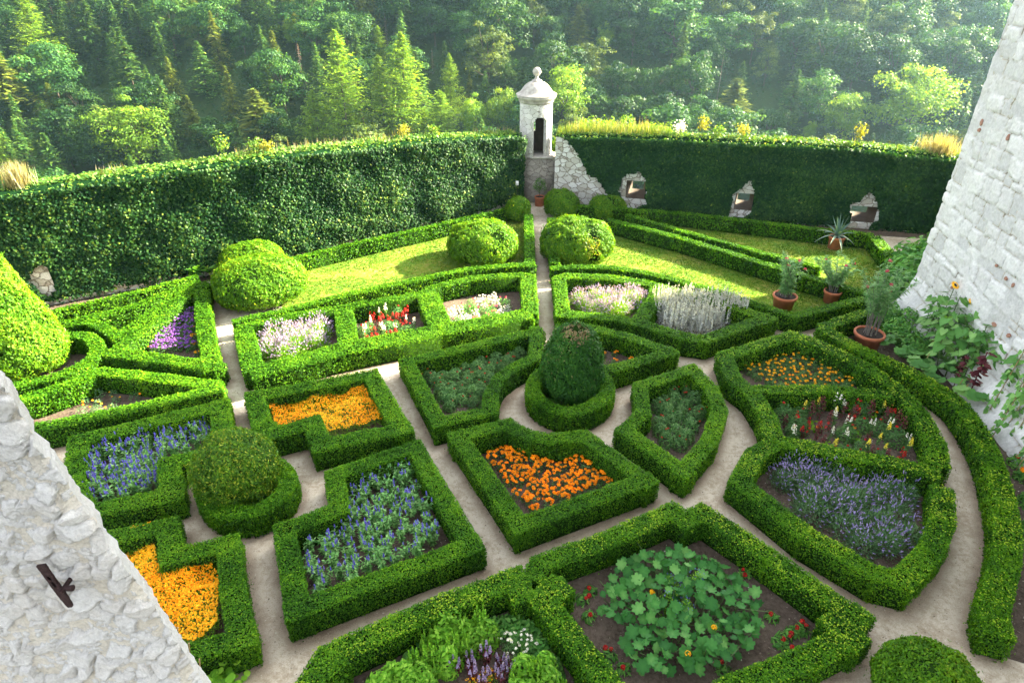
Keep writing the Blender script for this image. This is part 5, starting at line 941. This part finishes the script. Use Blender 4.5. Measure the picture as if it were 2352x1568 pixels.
for px, py, pl, top, lb in ((2165, 360, RW, RTOP, 'glowing tuft of dry grass on the wall top beside the tower'), (45, 432, LW, LTOP, 'tuft of dry golden grass on the wall top by the frame edge')):
    s, _ = wall_s(pl, px, py); mb = MB(); n = 520; ss = s+rng.normal(size=n)*(.3 if px > 1000 else .13); p, t = at_s(pl, ss); nr = np.stack([-t[:, 1], t[:, 0]], 1); z = topz(pl, ss, top); h = .75*rng.uniform(.5, 1.1, n); ax = unit(np.array([0, 0, 1.])+rdir(n)*.35); mb.leaves(np.concatenate([p+nr*rng.uniform(.0, .7, n)[:, None], z[:, None]], 1)+ax*h[:, None]*.5, rdir(n)*[1, 1, .1], h, .02, rng.uniform(0, 1, n), 0, ax, 0)
    r = thing('dry_grass_tuft', lb, 'grass tuft', (*p[0], z[0])); part('blades', mb, M['dry'], r)

# ------------------------------------------------------------------ turf blades and loose leaves on the ground
mb = MB()
for p in LAWNS:
    P = WP(p); lo, hi = P.min(0), P.max(0); n = int((hi-lo).prod()*520); q = rng.uniform(lo, hi, (n, 2)); q = q[inpoly(q[:, 0], q[:, 1], P)]; m = len(q)
    worn = fbm(q[:, 0]*.9, q[:, 1]*1.3, 12, 3); k = rng.uniform(size=m) < np.clip(1.6-2.0*np.clip(worn-.38, 0, 1)*2.6, .2, 1); q, worn = q[k], worn[k]; m = len(q); ax = unit(np.array([0, 0, 1.])+rdir(m)*.8)
    mb.leaves(np.concatenate([q, np.full((m, 1), .02)], 1), unit(rdir(m)+[0, 0, .3]), rng.uniform(.05, .085, m), .022, np.clip(rng.normal(.4, .2, m)+(worn-.45)*1.3, 0, 1), 0, ax, 0)
lone('grass', mb, M['grass'], 'stuff')
mb = MB(); n = 26000; q = np.stack([rng.uniform(-13, 12, n), rng.uniform(4.5, 22, n)], 1); q = q[q[:, 1] < ywall(q[:, 0])-.8]; m = len(q); d = np.hypot(q[:, 0], q[:, 1])
mb.leaves(np.concatenate([q, np.full((m, 1), .012)], 1), unit(np.array([0, 0, 1.])+rdir(m)*.4), rng.uniform(.01, .034, m), .016, rng.uniform(0, 1, m), 0); n = 1800; q = np.stack([rng.uniform(-9, 10, n), rng.uniform(4.8, 15, n)], 1); mb.leaves(np.concatenate([q, np.full((n, 1), .016)], 1), unit(np.array([0, 0, 1.])+rdir(n)*.5), rng.uniform(.02, .05, n), rng.uniform(.015, .035, n), rng.uniform(.2, 1, n), 0, None, .5); lone('pebbles_and_dead_leaves', mb, tri('litter', (.12, .09, .06), (.24, .2, .16), (.5, .46, .4), .1), 'stuff')
# ------------------------------------------------------------------ trees beyond the walls
def trunk_mb(h, r, lean=0.0, seg=7):
    t = MB(); z = np.linspace(-1.2, h, 7); k = 1-np.clip(z/h, 0, 1); t.tube(np.stack([lean*z+.04*np.sin(z*.9), .03*np.cos(z*.7), z], 1), r*(.18+.82*k**.8), seg); return t
def broadleaf(name, mat, H=10., rx=.36, rz=.44, cz=.56, nc=46, nl=120, size=.034, seed=0, cr=(.09, .17)):
    g = np.random.default_rng(seed); lf, tr = MB(), trunk_mb(H*.75, H*.016)
    az, el, rad = g.uniform(0, 6.28, nc), np.arcsin(g.uniform(-.75, 1, nc)), g.uniform(.5, .98, nc)
    wob = 1+.28*np.sin(az*2+seed)+.16*np.sin(az*5+seed*2)
    C = np.stack([rx*wob*rad*np.cos(az)*np.cos(el), rx*wob*rad*np.sin(az)*np.cos(el), cz+rz*rad*np.sin(el)*(1+.12*np.sin(az*3+seed))], 1)*H
    for k in range(nc):
        r = H*g.uniform(*cr)*(.75 if C[k, 2] > H*.85 else 1); d = unit(g.normal(size=(nl, 3))); d[:, 2] = np.where(d[:, 2] < -.35, -d[:, 2]*.6, d[:, 2]); q = g.uniform(.35, 1.12, nl)**.6
        lf.leaves(C[k]+d*(r*q)[:, None]*[1.1, 1.1, .8], unit(d+[0, 0, .35]+unit(g.normal(size=(nl, 3)))*.7), H*size*g.uniform(.6, 1.35, nl), H*size*g.uniform(.45, .95, nl), np.clip(g.normal(.46, .18, nl)+g.normal()*.13, 0, 1))
        if k % 3 == 0: s = np.array([0, 0, H*g.uniform(.25, .5)]); tr.tube([s, (s+C[k])/2+[0, 0, -.02*H], C[k]], [H*.007, H*.005, H*.002], 4, cap=False)
    return Proto(name, [('trunk', tr, M['bark']), ('crown', lf, M[mat])])
def conifer(name, mat, H=10., R_=.17, lev=36, per=10, droop=.5, spray=11, L=.055, wd=.02, bare=.08, seed=0, upturn=0., trunk='bark', pw=.85, rag=.35, hang=.35):
    g = np.random.default_rng(seed); lf, tr = MB(), trunk_mb(H*.98, H*.011)
    for i in range(lev):
        u = i/(lev-1); z = H*(bare+(1-bare)*u**.92); R0 = H*R_*(1-u)**pw+H*.012
        for j in range(per):
            az = g.uniform(0, 6.28); ln = R0*g.uniform(1-rag*1.3, 1+rag*.5); o = np.array([math.cos(az), math.sin(az), 0.]); sdv = np.array([-o[1], o[0], 0])
            n = max(3, int(spray*(.35+.65*(1-u)))); q = g.uniform(.12, 1.05, n); zz = z-ln*droop*q+ln*upturn*q*q
            pos = o*(ln*q)[:, None]+np.stack([0*q, 0*q, zz], 1)+sdv*(g.normal(size=n)*ln*.17)[:, None]; pos[:, 2] += g.normal(size=n)*H*.006
            ax = unit(o*.9+sdv*(g.normal(size=n)*.7)[:, None]+np.array([0, 0, -hang])+unit(g.normal(size=(n, 3)))*.25)
            lf.leaves(pos, unit(np.array([0, 0, 1.])+unit(g.normal(size=(n, 3)))*.55), H*L*g.uniform(.6, 1.3, n), H*wd*g.uniform(.7, 1.3, n), np.clip(g.normal(.42, .18, n)+.25*(q-.6)+g.normal()*.1, 0, 1), 0, ax)
            if trunk == 'dead' or j % 4 == 0: tr.tube([(0, 0, z), o*ln*.85+[0, 0, z-ln*droop*.85+ln*upturn*.7]], [H*.0028, H*.001], 3, cap=False)
    return Proto(name, [('trunk', tr, M['bark'] if trunk != 'dead' else M['greybark']), ('crown', lf, M[mat])])
PR = {
 'broad': [broadleaf('broadleaf_tree', 'broad', seed=k, rx=.30+.05*(k % 3), nc=48) for k in range(5)],
 'bright': [broadleaf('broadleaf_tree', 'broadbright', seed=20+k, rx=.36, nc=56, nl=130, size=.03) for k in range(3)],
 'olive': [broadleaf('broadleaf_tree', 'olive', seed=30+k, rx=.33, rz=.45, nc=60, nl=90, size=.03, cr=(.06, .12)) for k in range(3)],
 'spruce': [conifer('spruce_tree', 'spruce', seed=k, R_=.2+.02*k, rag=.5) for k in range(5)],
 'gold': [conifer('spruce_tree', 'goldspruce', seed=40+k, R_=.2, rag=.6) for k in range(3)],
 'bare': [conifer('spruce_tree', 'goldspruce', seed=50, R_=.14, bare=.5, lev=18), conifer('spruce_tree', 'spruce', seed=51, R_=.15, bare=.42, lev=20)],
 'larch': [conifer('larch_tree', 'larch', seed=60+k, R_=.35, lev=44, per=12, droop=.15, spray=24, L=.042, wd=.011, bare=.05, upturn=.3, pw=.75, rag=.45, hang=.6) for k in range(4)],
 'dead': [conifer('dead_spruce_tree', 'dead', seed=70+k, R_=.14, lev=24, per=6, spray=5, L=.04, wd=.008, trunk='dead') for k in range(2)],
 'pole': [conifer('dead_spruce_tree', 'dead', seed=75, R_=.06, lev=16, per=3, spray=1, L=.02, wd=.004, trunk='dead')],
 'shrub': [broadleaf('shrub', 'broadbright', H=3., seed=80+k, rx=.5, rz=.45, cz=.48, nc=34, nl=150, size=.038, cr=(.12, .22)) for k in range(3)],
}
HGT = {k: (3. if k == 'shrub' else 10.) for k in PR}
def hit(px, py):                                  # where a picture ray meets the wooded slope
    d = ray(px, py); lo_, hi_ = 60., 330.; t = np.linspace(lo_, hi_, 1200); x, y, z = d[0]*t, d[1]*t, EYE+d[2]*t
    k = np.nonzero(z < hill(x, y))[0]; k = k[0] if len(k) else len(t)-1; return x[k], y[k], float(hill(x[k:k+1], y[k:k+1])[0])
PLACED, HERO = [], []
def tree(kind, px, ytop, ybase, label, wide=1.0, group=None, cat=None):
    x, y, z = hit(px, ybase); d = ray(px, ytop); h = EYE+y/d[1]*d[2]-z; s = h/HGT[kind]; pr = PR[kind][len(PLACED) % len(PR[kind])]; PLACED.append((x, y)); HERO.append((px, ytop, ybase, y, (ybase-ytop)*{'broad': .24, 'bright': .26, 'olive': .24, 'larch': .2}.get(kind, .1)*wide))
    cat = cat or {'broad': 'tree', 'bright': 'tree', 'olive': 'tree', 'spruce': 'spruce', 'gold': 'spruce', 'bare': 'spruce', 'larch': 'larch', 'dead': 'dead tree', 'pole': 'dead tree', 'shrub': 'shrub'}[kind]
    wide = wide*(1.35 if kind in ('spruce', 'gold', 'bare') else 1.0); return pr.place((x, y, z-.3), label, cat, group, None, (s*wide, s*wide, s))
for a in (
 ('larch', 118, -8, 190, 'broad pale green larch high on the left of the wooded slope', 1.1), ('spruce', 228, -25, 145, 'tall spruce at the top edge, right of the broad pale larch', 1.0), ('spruce', 335, 8, 128, 'spruce at the top edge left of two bare-trunked spruces', 1.1),
 ('bare', 318, 62, 235, 'slender yellowish spruce with a long bare pale trunk'), ('bare', 55, 98, 318, 'leaning spruce with a bare lower trunk near the left frame edge', 1.2), ('spruce', 230, 122, 190, 'small pointed spruce under the tall top-edge spruce'), ('spruce', 196, 140, 215, 'small spruce left of another small pointed one', 1.1),
 ('spruce', 286, 136, 240, 'narrow spruce left of the bare-trunked yellowish spruce', .9), ('gold', 148, 188, 310, 'golden-tinged narrow spruce above the left part of the ivy wall', 1.1), ('broad', 200, 176, 300, 'rounded broadleaf tree beside the golden-tinged spruce', 1.1), ('bright', 330, 226, 405, 'broad bright green tree spreading low over the left ivy wall', 1.15),
 ('gold', 452, 216, 320, 'ragged upright spruce right of the broad bright green tree', 1.1), ('gold', 410, 128, 245, 'thin yellowish spruce with a curved top, left half of the slope'), ('spruce', 478, 92, 215, 'full green spruce left of the dark gap in the wood', 1.2), ('olive', 460, 38, 140, 'round-topped olive tree above the full green spruce', .9),
 ('gold', 540, 148, 268, 'thin straw-tipped spruce in front of the dark gap in the wood', .9), ('dead', 703, 98, 232, 'dead reddish-brown spruce left of the larches'), ('gold', 610, 203, 360, 'yellow-green feathery conifer left of the larch group', 1.9), ('broad', 588, 128, 225, 'rounded mid-green tree left of the dead brown spruce', .9),
 ('broad', 565, 36, 130, 'leafy tree high above the straw-tipped spruce', 1.0), ('bright', 680, 38, 118, 'yellow-green crown at the top, above the dead brown spruce', .9), ('broad', 735, 36, 158, 'wide green tree at the top, right of the yellow-green crown', 1.1), ('larch', 22, 245, 470, 'bright feathery conifer rising over the wall at the left frame edge', 1.0),
 ('broad', 510, 268, 390, 'dark rounded tree just above the middle of the left ivy wall', 1.3), ('broad', 250, 280, 415, 'dark tree between the golden-tinged spruce and the ivy wall', 1.3), ('broad', 640, 250, 370, 'dark bushy tree behind the yellow-green feathery conifer', 1.2),
 ('larch', 805, 68, 360, 'left one of the two tallest larches behind the wall', .95), ('larch', 942, 74, 360, 'tallest larch, with a dark visible trunk, left of the turret', .95), ('larch', 876, 56, 160, 'small pale larch standing behind the two tallest ones', 1.0), ('larch', 890, 125, 360, 'larch filling the space between the two tallest ones', .85), ('larch', 1018, 205, 360, 'low spreading larch at the right end of the larch group', 1.2), ('larch', 740, 205, 370, 'low feathery larch at the left end of the larch group', 1.2),
 ('dead', 890, 28, 110, 'brown dead conifer near the top, above the small pale larch', .9), ('dead', 995, 110, 170, 'small brown dead conifer right of the tallest larch'), ('olive', 1122, 50, 215, 'big olive-green feathery tree up the slope left of the turret', 1.1), ('larch', 1038, 120, 270, 'pale narrow larch between the larch group and the turret', .8), ('gold', 1080, 162, 232, 'small narrow yellowish spruce beside the pale narrow larch', .8),
 ('bright', 1093, 216, 345, 'rounded light green tree just left of the turret', .85), ('bright', 1155, 193, 335, 'upright light green tree touching the turret from the left', .7), ('spruce', 1160, 100, 205, 'grey-green spruce above the turret, to its left', 1.1), ('olive', 1225, -5, 118, 'pine-like tree straight above the turret at the top edge', .9), ('broad', 1270, 26, 130, 'rounded tree up the slope just right of the turret axis', 1.0),
 ('gold', 1325, 10, 122, 'pale pyramid-shaped conifer above and right of the turret', 1.5), ('broad', 1380, -5, 115, 'tall rounded tree at the top edge right of the pale pyramid', .9), ('bright', 1388, 42, 130, 'yellowish young tree beside the pale pyramid-shaped conifer', .6), ('bright', 1290, 132, 310, 'lumpy light green tree touching the turret from the right', 1.0), ('spruce', 1232, 108, 175, 'little spruce directly above the turret ball', 1.2),
 ('olive', 1340, 82, 220, 'dull olive broad tree in the middle of the slope', 1.2), ('broad', 1415, 138, 262, 'hazy rounded tree right of the dull olive broad tree', 1.0), ('broad', 1352, 168, 285, 'dark tree behind the bright shrubs outside the wall', 1.0), ('broad', 1540, -5, 155, 'very large hazy tree crown at the top right of centre', 1.5), ('broad', 1498, 142, 260, 'hazy dark tree under the very large crown', .9),
 ('olive', 1722, 16, 150, 'tall pale olive tree with a rounded top in the haze', 1.0), ('olive', 1752, 92, 205, 'sunlit olive crown just below the tall pale olive tree', .9), ('spruce', 1835, 70, 205, 'tall hazy pointed spruce right of the pale olive trees', 1.1), ('spruce', 1803, 158, 312, 'slim grey spruce above the wall weeds', 1.0), ('gold', 1672, 178, 320, 'yellow-green feathery tree with upswept tips above the middle loophole', 1.9), ('spruce', 1692, 138, 240, 'narrow spruce right behind the upswept yellow-green tree', 1.0),
 ('broad', 1582, 114, 270, 'rounded green tree above the white-flowered weed', 1.0), ('bright', 2070, 140, 345, 'largest bright sunlit tree near the big white tower', 1.15), ('bright', 1925, 198, 345, 'bright rounded tree left of the largest sunlit one', .9), ('pole', 1645, 128, 240, 'bare thin dead pole of a tree left of the narrow spruce'), ('broad', 1950, 74, 215, 'broad hazy tree above the bright sunlit pair', 1.2), ('olive', 2155, 12, 120, 'pale pine-like tree in the haze near the tower top', 1.1),
 ('broad', 2235, 178, 345, 'hazy tree right against the tower edge', 1.0), ('bright', 1850, 272, 345, 'small upright tree just over the wall, left of the bright pair', .6), ('broad', 1760, 240, 345, 'hazy dark tree over the wall between the loophole weeds', 1.0), ('broad', 30, 0, 110, 'dark leafy tree in the top corner, left of the broad pale larch', 1.1), ('broad', 1000, 0, 110, 'big dark beech at the top, above the tallest larch', 1.5), ('broad', 1450, 30, 150, 'hazy beech left of the very large hazy crown', 1.1)):
    tree(*a)
def shrub(px, ytop, D, label, wide=1.0):
    d = ray(px, ytop); t = D/d[1]; x, y, zt = d[0]*t, D, EYE+d[2]*t; z = float(hill(np.array([x]), np.array([y]))[0]); s = (zt-z)/3.; PR['shrub'][len(PLACED) % 3].place((x, y, z), label, 'shrub', None, None, (s*wide, s*wide, s)); PLACED.append((x, y))
for a in ((1345, 262, 29.5, 'low bright shrub outside the wall, first right of the turret', .75), (1400, 245, 30.5, 'tall bright shrub outside the wall behind the grass', .7), (1450, 262, 30, 'yellowish shrub outside the wall, third right of the turret', .7), (1498, 258, 29.6, 'yellow-green shrub outside the wall before the white-flowered weed', .75), (1305, 278, 29, 'small shrub against the turret drum outside the wall', .6)): shrub(*a)
FILL = [('spruce', .30, 'dark green spruce crowded in the wooded slope beyond the walls'), ('broad', .52, 'dark rounded broadleaf tree crowded in the wooded slope beyond the walls'), ('olive', .11, 'dull olive tree crowded in the wooded slope beyond the walls'), ('gold', .07, 'yellowish spruce crowded in the wooded slope beyond the walls')]
g3 = np.random.default_rng(99); n_f = 0
cand = np.stack([g3.uniform(-150, 150, 20000), g3.uniform(66, 192, 20000)], 1)
for x, y in cand:
    if n_f >= 430 or abs(x) > y*.86+12: continue
    z = float(hill(np.array([x]), np.array([y]))[0]); px, py = proj(np.array([x, y, z])); tx, ty = proj(np.array([x, y, z+11.]))
    if px < -60 or px > 2330 or ty > (330 if px > 1250 else 470-.13*px) or py < -40 or (px > 2260 and ty > 200): continue
    lowz = -1 if py > 60 else 0
    if min([9e9]+[(x-a)**2+(y-b)**2 for a, b in PLACED]) < (3.3)**2: continue
    hw = (py-ty)*.16
    if any(y < c+4 and abs(px-a)-hw < hwid and ty < b-.5*(b-t0) and py > t0 for a, t0, b, c, hwid in HERO): continue
    u = g3.uniform(); k = 0
    sel = [(.74, .14, .04, .08), (.38, .46, .13, .03)][int(px > 1000)]
    while k < 3 and u > sum(sel[:k+1]): k += 1
    kind, _, lb = FILL[k]; h = g3.uniform(7.5, 13); pr = PR[kind][g3.integers(len(PR[kind]))]; s = h/10
    pr.place((x, y, z-.3), lb, {'spruce': 'spruce', 'gold': 'spruce'}.get(kind, 'tree'), lb.split(' crowded')[0]+'s of the wooded slope', None, (s*g3.uniform(.9, 1.25),)*2+(s,)); PLACED.append((x, y)); n_f += 1
open('/tmp/fill','w').write(str(n_f)) if False else print('filler trees', n_f, 'objects', len(bpy.data.objects))

# undergrowth that hides the forest floor
mb = MB(); n = 110000; x = rng.uniform(-130, 130, n); y = rng.uniform(45, 178, n); k = np.abs(x) < y*.86+10; x, y = x[k], y[k]; m = len(x)
mb.leaves(np.stack([x, y, hill(x, y)+rng.uniform(.1, 2.6, m)*vnoise(x*.3, y*.3, 4)*1.4], 1), unit(np.array([0, -.3, 1.])+rdir(m)*.8), rng.uniform(.3, .7, m), rng.uniform(.2, .5, m), np.clip(rng.normal(.4, .2, m), 0, 1)); lone('undergrowth', mb, M['under'], 'stuff')

# ------------------------------------------------------------------ light, air, camera
SUN_AZ, SUN_EL = math.atan2(.929, .37), R(28)
w = bpy.data.worlds.new('World'); sc.world = w; w.use_nodes = True; nt = w.node_tree; bg = nt.nodes['Background']
sky = nt.nodes.new('ShaderNodeTexSky'); sky.sky_type = 'NISHITA'; sky.sun_disc = False; sky.sun_elevation = SUN_EL; sky.sun_rotation = SUN_AZ; sky.dust_density = 4.0; sky.air_density = 1.0
hs = nt.nodes.new('ShaderNodeHueSaturation'); hs.inputs['Saturation'].default_value = .26; nt.links.new(sky.outputs[0], hs.inputs['Color']); nt.links.new(hs.outputs[0], bg.inputs[0]); bg.inputs[1].default_value = .09
sl = bpy.data.lights.new('sun', 'SUN'); sl.energy = 5.0; sl.angle = R(.5); sl.color = (1, .89, .62); so = bpy.data.objects.new('sun', sl); COL.objects.link(so)
from mathutils import Vector
dv = Vector((-.929*math.cos(SUN_EL), -.37*math.cos(SUN_EL), -math.sin(SUN_EL))); so.rotation_euler = dv.to_track_quat('-Z', 'Y').to_euler(); so.location = (30, 12, 40)
hz = MB(); hz.box((-176, -13, -42), (176, 201, 46)); m, nt, out = nodes('hazy_air'); v = nt.nodes.new('ShaderNodeVolumePrincipled'); v.inputs['Density'].default_value = HAZE; v.inputs['Color'].default_value = (.52, .81, 1.0, 1); v.inputs['Anisotropy'].default_value = .68
nt.links.new(v.outputs[0], out.inputs['Volume']); 
if HAZE > 0: lone('haze', hz, m, 'stuff')
cam = bpy.data.cameras.new('camera'); cam.sensor_width = 36; cam.lens = FPX/2352*36; cam.clip_end = 2000; cam.clip_start = .1
co = bpy.data.objects.new('camera', cam); COL.objects.link(co); co.location = (0, 0, EYE); co.rotation_euler = (R(90)-PITCH, 0, 0); sc.camera = co
sc.view_settings.view_transform = 'Standard'; sc.view_settings.look = 'None'; sc.view_settings.gamma = 1; sc.view_settings.exposure = EXPO
sc.cycles.use_denoising = True; sc.cycles.max_bounces = 8; sc.cycles.diffuse_bounces = 4; sc.cycles.transmission_bounces = 4; sc.cycles.volume_bounces = 1; sc.cycles.use_adaptive_sampling = True
